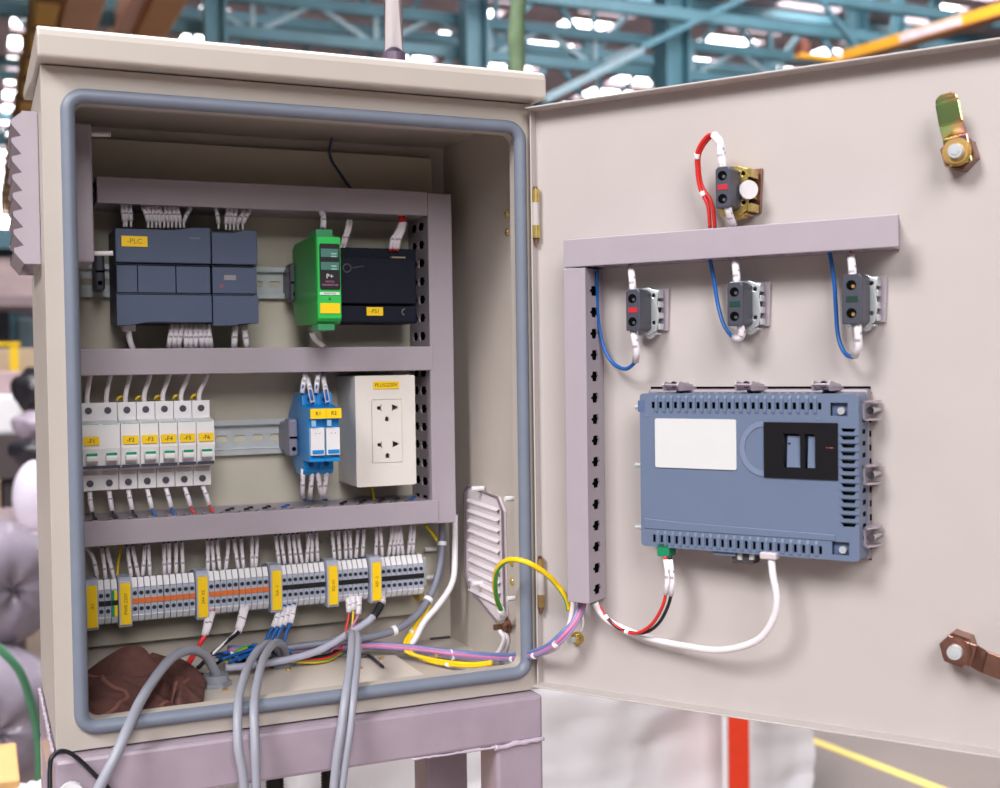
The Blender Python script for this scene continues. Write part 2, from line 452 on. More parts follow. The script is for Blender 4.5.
# weld beads
def bead(p0, p1, r):
    s = MB(); p0, p1 = V(p0), V(p1); n = int((p1-p0).length/.004)+2
    pts = [p0.lerp(p1, i/n)+V((random.uniform(-1, 1), random.uniform(-1, 1), random.uniform(-1, 1)))*r*.25 for i in range(n+1)]
    s.tube(pts, r, 8, rr=[r*random.uniform(.75, 1.2) for _ in pts]); return s
bead((.336, -.0145, -.0535), (.3825, -.0142, -.0515), .0022).build('weld_bead', mat('weld_bead_paint', (190, 176, 190), .25, coat=.5), sd)
bead((.262, -.0140, -.0527), (.338, -.0140, -.0532), .0012).build('weld_bead', MATS['weld_bead_paint'], sd)
bead((-.0165, -.004, -.0125), (-.0165, .2, -.0125), .0016).build('weld_bead', MATS['weld_bead_paint'], sd)
# gusset
MB().prism([(.3385, -.0525), (.3385, -.095), (.319, -.0865)], 'y', .021, .0235).build('gusset', mat('pale_cover', (226, 222, 224), .6), sd) if False else None
wire([A(50, 800, -.03), A(50, 770, -.024), A(52, 757, -.022), A(62, 751, -.0195), A(76, 757, -.019), A(98, 778, -.02), A(120, 800, -.024)], .0017, black_w, 'thin black wire looped over the left front corner of the stand', cat='wire')
q = A(71, 793, -.0146); s = MB(); s.cyl(q, q-V((0, .006, 0)), .009, 14); s.cyl(q-V((0, .006, 0)), q-V((0, .010, 0)), .005, 6)
tag(s.build('bolt_cap', white_m, bevel=.001), 'round white cap bolt at the bottom left of the stand', 'bolt')

# =================================================================== WIRING DUCTS
def duct_h(name, x0, x1, z0, z1, yf, yb, label, top_slots=False, frame=WORLD, pitch=.0165, group=None, bot_slots=False):
    root = thing(name, label, 'wiring duct', ((x0+x1)/2, yb, z0), frame, group)
    B(x0, x1, yf, yf+.0035, z0, z1).build('cover', duct_m, root, frame, bevel=.0007)
    xe_ = x1; x1 = x1-(.007 if bot_slots else 0)
    b = MB(); b.box(x0, x1, yb-.0015, yb, z0, z1)
    for zz, sl in ((z1-.0022, top_slots), (z0+.0008, bot_slots)):
        if sl:
            hs = []; x = x0+pitch*.6
            while x < x1-.012:
                w_ = .0011
                hs.append([(x-.003, yf+.010), (x+.0005, yf+.010), (x+.0045, yf+.020), (x+.0045, yf+.026), (x+.0022, yf+.026), (x+.001, yf+.021)][::-1] if not bot_slots else
                          [(x-w_, yf+.006), (x+w_, yf+.006), (x+w_*2.3, yf+.016), (x+w_*2.3, yf+.022), (x-w_*2.3, yf+.022), (x-w_*2.3, yf+.016)])
                x += pitch
            b.prism([(x0, yf+.0035), (x1, yf+.0035), (x1, yb-.0015), (x0, yb-.0015)], 'z', zz, zz+.0014, holes=hs)
        else:
            b.box(x0, x1, yf+.0035, yb-.0015, zz, zz+.0014)
    b.build('trough', duct_m, root, frame)
    if top_slots:
        B(x0+.001, x1-.001, yf+.004, yb-.002, z1-.0045, z1-.004).build('duct_shade', dark_m, root, frame)  # black sheet standing in for the shade inside the duct
    return root
def duct_v(name, x0, x1, z0, z1, yf, yb, label, side, frame=WORLD, pitch=.0135, zoff=.008):
    root = thing(name, label, 'wiring duct', ((x0+x1)/2, yb, z0), frame)
    B(x0, x1, yf, yf+.0035, z0, z1).build('cover', duct_m, root, frame, bevel=.0007)
    b = MB(); b.box(x0+.001, x1-.001, yb-.0015, yb, z0, z1)
    for s_, xs in (('l', x0+.0008), ('r', x1-.0022)):
        if s_ == side:
            hs = []; z = z0+zoff
            while z < z1-.010:
                h = .0041
                D = yb-yf
                for y0, y1 in ((yf+.26*D, yf+.52*D), (yf+.62*D, yf+.84*D)) if side == 'l' else ((yf+.36*D, yf+.68*D),):
                    hs.append([(y0-.0022, z+.0008), (y0, z+.0012), (y0+.001, z+h), (y1-.001, z+h), (y1, z+.0012), (y1+.001, z), (y1, z-.0012), (y1-.001, z-h), (y0+.001, z-h), (y0, z-.0012), (y0-.0022, z-.0008)])
                z += pitch
            b.prism([(yf+.0035, z0), (yb-.0015, z0), (yb-.0015, z1), (yf+.0035, z1)], 'x', xs, xs+.0014, holes=hs)
        else:
            b.box(xs, xs+.0014, yf+.0035, yb-.0015, z0, z1)
    b.build('trough', duct_m, root, frame)
    B(x0+.004, x1-.004, yf+.005, yb-.003, z0+.001, z1-.001).build('duct_shade', dark_m, root, frame)  # black core painting the dark inside behind the side holes
    return root
YP = .2
duct_h('wiring_duct', .0365, .3398, .4185, .4415, .14, YP, 'topmost lilac grey horizontal wiring duct above the slate controller')
duct_h('wiring_duct', .018, .3425, .2695, .2925, .1385, YP, 'middle horizontal wiring duct between controller row and breaker row')
duct_h('wiring_duct', .016, .3455, .1215, .1435, .1380, YP, 'lowest horizontal wiring duct with slotted top under the breakers', top_slots=True, pitch=.0162)
duct_v('wiring_duct', .3400, .3645, .1205, .4400, .1395, YP, 'tall vertical wiring duct at the right inside the cabinet', 'l', pitch=.0179, zoff=.0215)
hd = duct_h('wiring_duct', .0400, .3110, .3535, .3765, -.033, -.0005, 'horizontal wiring duct across the upper door', frame=DOOR, bot_slots=True, pitch=.021)
hd.rotation_euler.rotate(Matrix.Identity(3))
duct_v('wiring_duct', .0395, .0600, .0755, .3525, -.033, -.0005, 'vertical wiring duct on the door beside the hinge', 'r', frame=DOOR, pitch=.0178, zoff=.0095)

# =================================================================== DIN RAILS
def rail(x0, x1, z0, z1, label, y=.2):
    yf = y-.0065
    h = z1-z0
    b = MB(); hs = []
    x = x0+.006
    while x+.012 < x1:
        hs.append(rrect(x, x+.011, z0+h*.36, z0+h*.56, .0021, 4)); x += .0172
    b.prism([(x0, z0+h*.16), (x1, z0+h*.16), (x1, z1-h*.16), (x0, z1-h*.16)], 'y', y-.0012, y-.0002, holes=hs)
    for a, c in ((z0, z0+h*.16), (z1-h*.16, z1)):
        b.box(x0, x1, yf, yf+.001, a, c)
    b.box(x0, x1, yf, y-.0002, z0+h*.15, z0+h*.17); b.box(x0, x1, yf, y-.0002, z1-h*.17, z1-h*.15)
    tag(b.build('mounting_rail', steel), label, 'rail')
rail(.020, .262, .3405, .3705, 'slotted zinc mounting rail behind the slate controller and green converter')
rail(.018, .262, .1915, .2250, 'slotted zinc mounting rail between the breakers and the blue relays')
rail(.018, .345, .054, .084, 'zinc mounting rail carrying the terminal block row')
def clamp(x, z, m, label, h=.034, yf=.168):
    root = thing('end_clamp', label, 'rail clamp', (x, .19, z-h/2))
    B(x-.0045, x+.0045, yf, yf+.020, z-h*.5, z+h*.5).build('body', m, root, bevel=.0025); B(x-.0040, x+.0040, yf+.019, .1995, z-h*.40, z+h*.40).build('foot', m, root, bevel=.001)
    B(x-.0035, x+.0035, yf-.0005, yf+.001, z-.001, z+.001).build('slot', dark_m, root)
    s = MB(); s.cyl((x, yf-.0005, z-h*.3), (x, yf-.0012, z-h*.3), .002, 10); s.build('screw', dark_m, root)
q = A(99, 272, .175); clamp(q.x, q.z, char_m, 'dark rail clamp just left of the slate controller')
q = A(293, 283, .175); clamp(q.x, q.z, char_m, 'dark rail clamp just left of the green converter', .036)
q = A(296, 437, .165); clamp(A(311, 409, .108).x-.0046, q.z, mat('clamp_grey', (130, 128, 146), .45), 'mid grey rail clamp just left of the blue relays', .035, .156)

# =================================================================== SLATE CONTROLLER
def plc(x0, x1, label, big):
    root = thing('controller_module', label, 'controller', ((x0+x1)/2, .19, .3136))
    z0, z1 = .3136, .3985
    B(x0+.0008, x1-.0008, .142, .193, z0+.001, z1-.001).build('housing', plc_d, root, bevel=.001)
    za, zb_ = .3655, .3405
    w_ = x1-x0
    # top cover with a wavy upper edge
    n = 10; top = []
    for i in range(n+1):
        t = i/n; k = 1/(1+math.exp(-(t-.72)*30)) if big else (1/(1+math.exp(-(t-.6)*18)))
        top.append((x0+t*w_, z1-.0025+.0028*k - (0 if big else .001)))
    MB().prism([(x0, za+.0015), (x1, za+.0015)]+top[::-1], 'y', .1295, .1425).build('top_cover', plc_m, root, bevel=.0008)
    bot = []
    for i in range(n+1):
        t = i/n; k = 1/(1+math.exp(-(t-.22)*30)) if big else (1/(1+math.exp(-(t-.55)*18)))
        bot.append((x0+t*w_, z0-.0012+.0030*k if big else z0-.0012+.002*k))
    MB().prism(bot+[(x1, zb_-.0015), (x0, zb_-.0015)], 'y', .1295, .1425).build('bottom_cover', plc_m, root, bevel=.0008)
    b = MB(); segs = ((x0+.001, x0+.018), (x0+.0186, x0+.0505), (x0+.0512, x1-.0005)) if big else ((x0+.0005, x1-.0005),)
    for a, c in segs: b.box(a, c, .1325, .1425, zb_+.0006, za-.0010)
    b.build('middle_panel', plc_m, root, bevel=.0004)
    MB().box(x0, x1, .1335, .1365, za-.0003, za+.0008).box(x0, x1, .1335, .1365, zb_-.0008, zb_+.0003).build('seam_strip', plc_d, root)
    return root
pa = plc(.0497, .1308, 'large slate controller module with a yellow label', True)
pb2 = plc(.1318, .1722, 'small slate expansion module right of the large controller', False)
lb = B(.0548, .0765, .1288, .1296, .3805, .3896).build('yellow_label', yellow_m, pa)
text('-PLC', .0062, (.0657, .1288, .385), lb, m=mat('faded_ink', (150, 118, 10), .6))
B(.1125, .1215, .1292, .1297, .3885, .3900).build('grey_print', mat('grey_print', (104, 112, 130), .6), pa)
B(.1425, .1530, .1322, .1327, .3530, .3575).build('status_window', mat('status_grey', (138, 134, 142), .5), pb2)
s = MB(); s.cyl((.1400, .1327, .3475), (.1400, .1320, .3475), .0022, 12); s.build('red_indicator', mat('dim_red', (120, 78, 92), .5), pb2)

# =================================================================== GREEN CONVERTER
gr = thing('signal_converter', 'slim green signal converter with black face plate and blank yellow label', 'converter', (.226, .19, .312))
gx0, gx1 = .2150, .2368
pro = [(.174, .328), (.174, .386), (.165, .3900), (.100, .3920), (.088, .3885), (.086, .3150), (.092, .3120), (.165, .3130)]
MB().prism(pro, 'x', gx0, gx1).build('housing', green_m, gr, bevel=.001)
MB().box(gx0+.0005, gx0+.0155, .088, .112, .3885, .3960).build('top_connector', green2_m, gr, bevel=.0006)
MB().box(gx0+.0010, gx0+.0165, .089, .112, .3065, .3125).build('bottom_connector', green2_m, gr, bevel=.0006)
lw = mat('bright_green', (44, 190, 84), .4)
MB().prism(rrect(gx0+.0006, gx1-.0004, .3170, .3890, .001), 'y', .0850, .0868).build('front', lw, gr)
fp = MB().prism(rrect(gx0+.0022, gx1-.0012, .3425, .3830, .0018), 'y', .0840, .0852).build('face_plate', mat('face_black', (30, 30, 34), .4), gr)
tl = mat('face_teal', (70, 120, 110), .5)
MB().box(gx0+.0032, gx1-.0028, .0836, .0842, .3712, .3785).box(gx0+.0032, gx1-.0022, .0836, .0842, .3598, .3668).build('teal_field', tl, fp)
s = MB()
for zz in (.3742, .3718, .3632, .3606):
    s.box(gx0+.0125, gx1-.0045, .0832, .0838, zz-.0006, zz+.0006)
s.build('printed_bars', mat('pale_teal', (150, 190, 180), .5), fp)
text('P+', .0062, (gx0+.0112, .0840, .3540), fp, m=white_m)
text('DIGITAL', .0022, (gx0+.0112, .0840, .3495), fp, m=pink_w)
text('TRANSMITTER', .0023, (gx0+.0112, .0840, .3465), fp, m=pink_w)
l2 = B(gx0+.0020, gx1-.0020, .0842, .0850, .3378, .3402).build('white_label', white_m, gr); text('24-20-14-20', .0021, (gx0+.011, .0842, .339), l2)
B(gx0+.0098, gx0+.0118, .0843, .0850, .3335, .3353).build('indicator_lamp', mat('dull_brown', (96, 66, 40), .5), gr)
B(gx0+.0022, gx1-.0018, .0842, .0850, .3215, .3305).build('yellow_label', yellow_m, gr)

# =================================================================== POWER SUPPLY
ps = thing('power_supply', 'dark navy power supply unit right of the green converter', 'power supply', (.285, .19, .316))
MB().box(.2480, .3310, .150, .193, .3150, .3870).build('housing', navy_m, ps, bevel=.0015)
MB().prism([(.2480, .3335), (.3270, .3335), (.3270, .3720), (.3235, .3755), (.3200, .3755), (.3185, .3770), (.2480, .3770)], 'y', .1400, .1510).build('raised_cover', navy_m, ps, bevel=.0012)
MB().box(.2480, .3280, .1430, .1510, .3158, .3315).build('lower_cover', navy_m, ps, bevel=.0012)
l3 = B(.2778, .2940, .1422, .1431, .3222, .3302).build('yellow_label', yellow_m, ps); text('-PS1', .0052, (.2859, .1421, .3262), l3)
s = MB(); q = A(347, 268, .1398); s.tube([(q.x+.0038*cos(a*pi/8), .1398, q.z+.0038*sin(a*pi/8)) for a in range(17)], .0006, 6)
s.tube([(q.x+.004, .1398, q.z), (q.x+.017, .1398, q.z+.0022)], .0006, 6); s.build('printed_mark', mat('mark_grey', (84, 80, 84), .6), ps)
s = MB(); q = A(405, 312, .1428); s.tube([(q.x+.003*cos(a*pi/10+1.6), .1426, q.z+.003*sin(a*pi/10+1.6)) for a in range(10)], .0005, 6); s.build('adjuster_arc', mat('arc_grey', (130, 130, 138), .5), ps)
s = MB(); s.box(.303, .317, .1410, .1490, .3766, .3785); s.build('terminal_edge', mat('term_edge', (150, 140, 120), .4), ps)

# =================================================================== BREAKERS
def breaker(x0, poles, lab, label):
    pw = .0162; w_ = pw*poles; x1 = x0+w_
    root = thing('circuit_breaker', label, 'circuit breaker', ((x0+x1)/2, .19, .168), group='white circuit breakers in the middle row')
    pro = [(.192, .1795), (.160, .1680), (.158, .1680), (.1575, .1860), (.1400, .1885), (.1380, .1900), (.1345, .2065), (.1370, .2280), (.1575, .2300), (.1575, .2455), (.192, .2400)]
    MB().prism(pro, 'x', x0+.0002, x1-.0002).build('housing', white_m, root, bevel=.0006)
    for i in range(poles):
        c = x0+pw*(i+.5)
        for z in (.2385, .1745):
            s = MB(); s.cyl((c, .1578, z), (c, .1566, z), .0030, 14); s.cyl((c, .1567, z), (c, .1560, z), .0022, 8)
            s.build('terminal_screw', mat('screw_grey', (96, 98, 106), .35, metal=.6), root)
        tg = MB(); tg.prism([(.1362, .2030), (.1300, .2015), (.1285, .1990), (.1290, .1960), (.1362, .1925)], 'x', c-.0048, c+.0048)
        t = tg.build('toggle', white_m, root, bevel=.0008)
        B(c-.0044, c+.0044, .1292, .1310, .2005, .2028).build('green_mark', greenl_m, t, bevel=.0003)
        sc = MB(); sc.box(c-.0066, c+.0066, .1366, .1372, .2270, .2276); sc.build('printed_line', mat('print_teal', (120, 180, 170), .5), root)
        MB().box(c-.0025, c+.0025, .1350, .1356, .2062, .2068).build('printed_dash', ink_m, root)
        MB().box(c-.0060, c+.0060, .1560, .1580, .1842, .1846).box(c-.0060, c+.0060, .1560, .1580, .1818, .1822).build('groove', mat('groove_grey', (190, 184, 186), .5), root)
    MB().prism([(.1400, .1885), (.1365, .1895), (.1360, .1915), (.1400, .1915)], 'x', x0+.0008, x1-.0008).build('dark_bar', mat('bar_slate', (62, 66, 86), .4), root)
    cx = x0+pw/2
    lb = MB().prism(rrect(cx-.0066, cx+.0066, .2095, .2168, .0012), 'y', .1332, .1352).build('yellow_label', yellow_m, root)
    text(lab, .0052, (cx, .1331, .2130), lb)
    return root
breaker(.0188, 2, '-F1', 'two-pole white circuit breaker labelled -F1, next to the left cabinet edge')
for i in range(5):
    breaker(.0188+.0162*(2+i), 1, '-F%d' % (i+2), 'single white circuit breaker labelled -F%d' % (i+2))

# =================================================================== RELAYS
def relay(x0, w_, lab, label, nm):
    root = thing('relay', label, 'relay', (x0+w_/2, .19, .168), group='blue relays on the middle rail')
    x1 = x0+w_-.0003
    pro = [(.194, .1960), (.165, .1740), (.142, .1740), (.138, .1780), (.138, .1900), (.150, .1920), (.150, .2350), (.138, .2390), (.141, .2500), (.168, .2500), (.194, .2280)]
    MB().prism(pro, 'x', x0, x1).build('socket_base', blue_m, root, bevel=.0006)
    fr = [(.150, .1880), (.112, .1880), (.112, .1900), (.115, .1925), (.115, .2260), (.108, .2275), (.108, .2365), (.150, .2400)]
    ox = -.0008
    MB().prism(fr, 'x', x0+ox, x1+ox).build('relay_holder', blue_m, root, bevel=.0005)
    fc = MB().box(x0+.0008+ox, x1-.0008+ox, .1095, .1160, .1940, .2190).build('white_face', white_m, root, bevel=.0004)
    for k in (-1, 1):
        s = MB(); c = (x0+x1)/2+ox+k*.0018; s.cyl((c, .1096, .2140), (c, .1090, .2140), .0004, 6); s.build('printed_dot', ink_m, fc)
    MB().box(x0+.0018+ox, x1-.0018+ox, .1085, .1100, .1955, .1990).build('blue_lever', blue_m, fc, bevel=.0004)
    MB().box(x0+.0009+ox, x0+.0048+ox, .1070, .1085, .2205, .2260).build('clear_window', mat('pale_blue', (150, 190, 226), .3), root)
    lb = MB().box(x0+ox, x1+ox, .1062, .1085, .2275, .2365).build('yellow_label', yellow_m, root)
    text(lab, .0048, ((x0+x1)/2+ox, .1061, .2320), lb)
    for z in (.2445, .1840):
        s = MB(); s.cyl(((x0+x1)/2, .1400, z), ((x0+x1)/2, .1370, z), .0024, 10); s.build('screw_hole', mat('relay_dark', (10, 60, 110), .4), root)
q0 = A(311, 409, .108).x; q1_ = A(342, 409, .108).x
relay(q0, (q1_-q0)/2, 'R1', 'left blue plug-in relay with yellow label R1', 0)
relay((q0+q1_)/2, (q1_-q0)/2, 'R2', 'right blue plug-in relay with yellow label R2', 1)

# =================================================================== SOCKET BOX
sk = thing('socket_outlet_box', 'white surface box with two power sockets and a yellow label', 'power socket', (.293, .2, .16))
MB().prism(rrect(.2640, .3235, .1600, .2652, .002), 'y', .142, .2).build('box', white2_m, sk, bevel=.001)
def outlet_holes(c, z):
    h = []
    h.append([(c-.0098, z-.0014), (c-.0098, z+.0014), (c-.0066, z+.0016), (c-.0052, z+.0034), (c-.0048, z+.0034), (c-.0056, z+.001), (c-.0056, z-.001), (c-.0048, z-.0034), (c-.0054, z-.0034), (c-.0068, z-.0020)])
    h.append([(c+.0052, z-.0034), (c+.0052, z+.0034), (c+.0075, z+.0024), (c+.0112, z+.0008), (c+.0112, z-.0008), (c+.0075, z-.0024)])
    h.append([(c-.0020, z-.0130), (c+.0020, z-.0130), (c+.0020, z-.0095), (c, z-.0078), (c-.0020, z-.0095)])
    return h
cx = .2947
hs = outlet_holes(cx, .2345)+outlet_holes(cx, .1995)
fc = MB().prism(rrect(.2640, .3235, .1600, .2652, .002), 'y', .1385, .142, holes=[rrect(cx-.0150, cx+.0150, .1822, .2425, .001)]).build('cover_plate', white2_m, sk, bevel=.0008)
ins = MB().prism(rrect(cx-.0147, cx+.0147, .1825, .2422, .0008), 'y', .1378, .1415, holes=hs).build('socket_insert', white2_m, sk)
B(cx-.014, cx+.014, .1412, .1419, .1830, .2415).build('socket_cavity', mat('socket_dark', (40, 22, 18), .6), sk)
lb = B(.2816, .3070, .1375, .1386, .2525, .2595).build('yellow_label', yellow_m, sk)
text('PLUG220V', .0050, (.2943, .1374, .2560), lb)

# =================================================================== TERMINAL ROW
def tx(px): return .0232+(px-88)*(.3144/336.0) if False else A(px, 590, .155).x
ZR = .0765
def term_proto(x, w_, center, label, group):
    root = thing('terminal_block', label, 'terminal block', (x+w_/2, .195, .052), group=group)
    x1 = x+w_-.00035
    pro = [(.194, .054), (.168, .0475), (.160, .0490), (.156, .0545), (.156, .0795), (.160, .0815), (.166, .0865), (.172, .0865), (.194, .0840)]
    MB().prism(pro, 'x', x, x1).build('housing', term_m, root, bevel=.0003, seg=1)
    MB().prism([(.1556, .0805), (.1610, .0885), (.1640, .0875), (.1590, .0790)], 'x', x+.0003, x1-.0003).build('marker_tag', white_m, root)
    MB().prism([(.1553, .0555), (.1590, .0500), (.1605, .0515), (.1570, .0565)], 'x', x+.0003, x1-.0003).build('marker_tag', white_m, root)
    c = (x+x1)/2
    for z in (.0752, .0612):
        s = MB(); s.cyl((c, .1562, z), (c, .1553, z), min(.0019, w_*.34), 10); s.build('clamp_hole', mat('hole_dark', (34, 44, 52), .4), root)
    if center is not None: B(x+.0001, x1+.0002, .1550, .1565, .0660, .0705).build('bridge_strip', center, root)
    return root
LAB = {}
def endmark(px, txt, nth):
    x = tx(px)
    w_ = .0118
    root = thing('terminal_marker', 'tall yellow marker holder, %s from the left in the terminal row' % nth, 'terminal marker', (x+w_/2, .195, .045), group='yellow marker holders in the terminal row')
    MB().prism([(.194, .054), (.170, .0465), (.151, .0465), (.1500, .049), (.1500, .0875), (.154, .0905), (.172, .0905), (.194, .0840)], 'x', x, x+w_-.0006).build('holder', term_m, root, bevel=.0006)
    lb = B(x+.0014, x+w_-.0020, .1488, .1502, .0492, .0858).build('yellow_label', yellow_m, root)
    text(txt, .0042, (x+w_/2, .1487, .0675), lb, vertical=True, m=mat('marker_ink', (120, 92, 10), .6))
    return x+w_
marks = [(84.5, '-X1'), (118, 'PWR 220V'), (195.5, '24V XS'), (269.5, 'XA -1'), (326, 'XS/-01'), (369.5, 'XD -2')]
ends = [118, 195, 269, 326, 369, 424.5]
counts = [3, 10, 10, 8, 6, 8]
cols = [black_m, orange_m, orange_m, black_m, black_m, black_m]
cname = ['black', 'orange', 'orange', 'black', 'black', 'black']
TX = []
for k, (px, t) in enumerate(marks):
    xe = endmark(px, t, ORD[k])
    if k == 0: xe -= .0008
    xend = tx(ends[k]); w_ = (xend-xe)/counts[k]; proto = None; row = []
    for i in range(counts[k]):
        lab = '%s terminal block with %s bar, right of the %s yellow marker' % (ORD[i], cname[k], ORD[k])
        grp = 'terminal blocks right of the %s yellow marker' % ORD[k]
        if k == 0 and i == 2:
            r = term_proto(xe+w_*i, w_, black_m, 'green and yellow earth terminal block beside the second yellow marker', grp)
            B(xe+w_*i+.0002, xe+w_*(i+.45), .1552, .1570, .0560, .0790).build('green_stripe', greenl_m, r)
            B(xe+w_*(i+.45), xe+w_*(i+1)-.0006, .1552, .1570, .0560, .0790).build('yellow_stripe', yellow_m, r)
        elif proto is None: proto = r = term_proto(xe+w_*i, w_, cols[k], lab, grp)
        else: r = dup(proto, (w_*i, 0, 0), label=lab)
        row.append(xe+w_*(i+.5))
        if counts[k] == 10 and i >= 5: r.location.x += .0004
    TX.append(row)

# end bracket of the terminal rail
s = MB(); q = A(427, 563, .185); s.box(.3395, .3440, .170, .1995, .054, .084); e = tag(s.build('end_clamp', mat('clear_grey', (176, 180, 184), .3), bevel=.0015), 'translucent end clamp closing the terminal row on the right', 'rail clamp')
for px, py in ((432, 549), (432, 577)):
    q = A(px, py, .19); s = MB(); s.cyl((q.x-.008, .19, q.z), (q.x+.0045, .19, q.z), .0022, 10)
    tag(s.build('plastic_pin', white_m), ('upper' if py < 560 else 'lower')+' white plastic pin at the right end of the terminal row', 'pin')

# =================================================================== WIRES IN THE CABINET
W_ = .0017
def zz(px, py, k): return A(px, py, k)
# above terminals
rows = [
 (0, [((78.5+1, 545), (98.5, 580)), ((102, 548), (106, 579)), ((106.5, 548), (114.5, 579))]),
 (1, [((127.4, 550), (131.5, 577)), ((133, 550), (138.8, 576.5)), ((144.5, 549), (142.8, 575)), ((148.5, 547.5), (150, 575)), ((164, 546), (164.6, 574)), ((169, 546), (169.4, 573)), ((176, 546), (176.2, 573)), ((181.7, 545.7), (183.3, 572.5))]),
 (2, [((207.5, 543), (208, 571.5)), ((212, 544), (214, 571)), ((217, 544), (220, 569)), ((228, 548), (225.6, 569.5)), ((234, 541.5), (238.4, 568)), ((241.5, 545.7), (243.7, 568)), ((251.7, 538.5), (252.2, 566.7)), ((257, 544), (255.8, 566.7))]),
 (3, [((276.4, 542.5), (279.3, 564.3)), ((281.7, 542.5), (284.8, 563.6)), ((289, 542), (290.9, 563.6)), ((293.8, 542), (296.7, 563)), ((298.6, 541.4), (302.2, 562.6)), ((308.3, 541), (306.6, 562)), ((312, 541), (311.9, 561.4)), ((316.7, 539.5), (317.9, 560.7))]),
 (4, [((332.4, 537.7), (334.8, 559.5)), ((338.4, 537), (340, 558.3)), ((345, 537), (346, 558.3)), ((349.8, 537), (351, 557.8)), ((357.7, 536), (355.8, 557)), ((363.7, 535.3), (362.5, 555.8))]),
 (5, [((376.5, 533), (375.8, 554.6)), ((380.6, 533), (382.3, 554.6)), ((392, 532), (388.6, 554)), ((395.6, 532), (393.4, 554)), ((398, 531), (398.2, 553)), ((400.4, 531), (402.8, 553)), ((410.8, 530), (408.4, 552.2)), ((414, 530), (412.7, 552.2))]),
]
hint = {0: [white_w, blue_w, yel_w], 1: [blue_w]*8, 2: [red_w, red_w, blue_w, red_w, red_w, blue_w, white_w, white_w], 3: [blue_w]*8, 4: [blue_w]*6, 5: [white_w]*8}
for k, lst in rows:
    for i, (a, c) in enumerate(lst):
        p1 = A(c[0], c[1]+1, .166); p0 = A(a[0], a[1], .168); dz = p0+(p0-p1)*.25; dz.z = min(.126, max(dz.z, .123)); dz.y = .172
        if k == 0 and i == 0: pts = [p1, A(93, 558, .166), A(86, 548, .168), A(76, 540, .17)]
        else: pts = [p1-V((0, -.002, .004)), p1, p1.lerp(p0, .5), p0, dz]
        wire(pts, .0009, hint[k][i], '%s white-sleeved wire entering the terminals right of the %s yellow marker' % (ORD[i], ORD[k]), 'sleeved wires above the terminal row', [(.12, .80)], k=4, sr=.00185)
wire([A(117, 578, .17), A(118, 565, .176), A(120.5, 550, .18), A(121, 538, .182)], .0012, yel_w, 'thin yellow and green earth wire rising behind the second yellow marker', stripe=True)
# below terminals
S = lambda *a, **k: wire(*a, **k)
for dx, nm in ((0, 'left'), (5, 'right')):
    S([A(209+dx*.9, 610, .158), A(206.5+dx*.7, 622, .15), A(204.5+dx*.4, 633, .145), A(199+dx*.2, 645, .14), A(188+dx*.5, 662, .125), A(178+dx, 672, .11)], .0017, red_w, nm+' red wire dropping from the terminals to the brown cloth', sleeves=[(.03, .34)], sr=.0026)
S([A(247, 605, .158), A(243, 619, .15), A(239, 631, .142), A(226, 642, .135), A(211, 655, .13), A(198, 668, .12)], .0019, black_w, 'black wire slanting left from the terminals to the cabinet floor', sleeves=[(.02, .36)], sr=.003)
S([A(243, 606, .157), A(240, 620, .149), A(236, 632, .141), A(222, 645, .133), A(205, 661, .128)], .0014, white_w, 'thin white wire slanting left beside the black one', sleeves=[(.02, .36)], sr=.0028)
for i, (x0, y0, x1, y1, x2, y2) in enumerate(((279, 606, 275, 623, 262, 645), (284.5, 605, 280.5, 622, 266, 648), (289.5, 604, 285.5, 621, 272, 646), (294.5, 603, 291, 621, 282, 643))):
    S([A(x0, y0, .158), A(x1, y1, .15), A((x1+x2)/2, (y1+y2)/2, .145), A(x2, y2, .14), A(x2-22, y2+8, .135), A(x2-40+i*3, y2+14, .125)], .0016, blue_w, ORD[i]+' blue wire hanging under the fourth yellow marker, counted from the left', 'blue wires under the fourth marker', [(.03, .26)], sr=.0027)
trio = [((348, 596), (349, 612), (347, 625), (343.5, 640), (340, 650)), ((353, 595), (353, 612), (352, 625), (350, 636), (349, 645)), ((359, 594), (358.5, 612), (356, 620), (345, 637), (330, 652))]
for (pp, m, nm, st2) in zip(trio, (red_w, yel_w, pink_w), ('red wire hanging under the fifth yellow marker', 'green-yellow wire hanging under the fifth yellow marker', 'pink and white wire crossing down left under the fifth yellow marker'), (False, True, False)):
    S([A(p[0], p[1], .158-.004*i) for i, p in enumerate(pp)], .0013, m, nm, sleeves=[(.03, .30)], sr=.0030, stripe=st2)
# sleeved wires at the breakers
for i in range(7):
    c = .0269+.0162*i
    S([V((c, .166, .2430)), V((c+.000, .164, .252)), V((c+.0015+.0006*i, .166, .262)), V((c+.004+.001*i, .172, .272))], .0022, white_w, 'white wire into the top of breaker pole %s, counted from the left' % ORD[i], 'white wires above the breakers', k=4)
    cc = (black_w, black_w, black_w, blue_w, blue_w, red_w, red_w)[i]
    S([V((c, .164, .170)), V((c+.0003+.0006*i, .160, .158)), V((c+.002+.0008*i, .158, .147)), V((c+.005+.0008*i, .156, .1425))], .0012, cc, 'sleeved wire under breaker pole %s, counted from the left' % ORD[i], 'white-sleeved wires below the breakers', [(.02, .72)], k=4, sr=.0022)
for i in range(6):
    x = .0360+.0162*i
    if i: 
        s = MB(); s.tube(smoothpath([V((x, .166, .247)), V((x+.0012, .164, .2495)), V((x+.004, .166, .2500)), V((x+.0045, .172, .247))]), .0011, 6)
        tag(s.build('jumper_wire', yel_w), 'small yellow jumper wire behind breaker tops, %s from the left' % ORD[i-1], 'wire', 'yellow jumper wires behind the breakers')
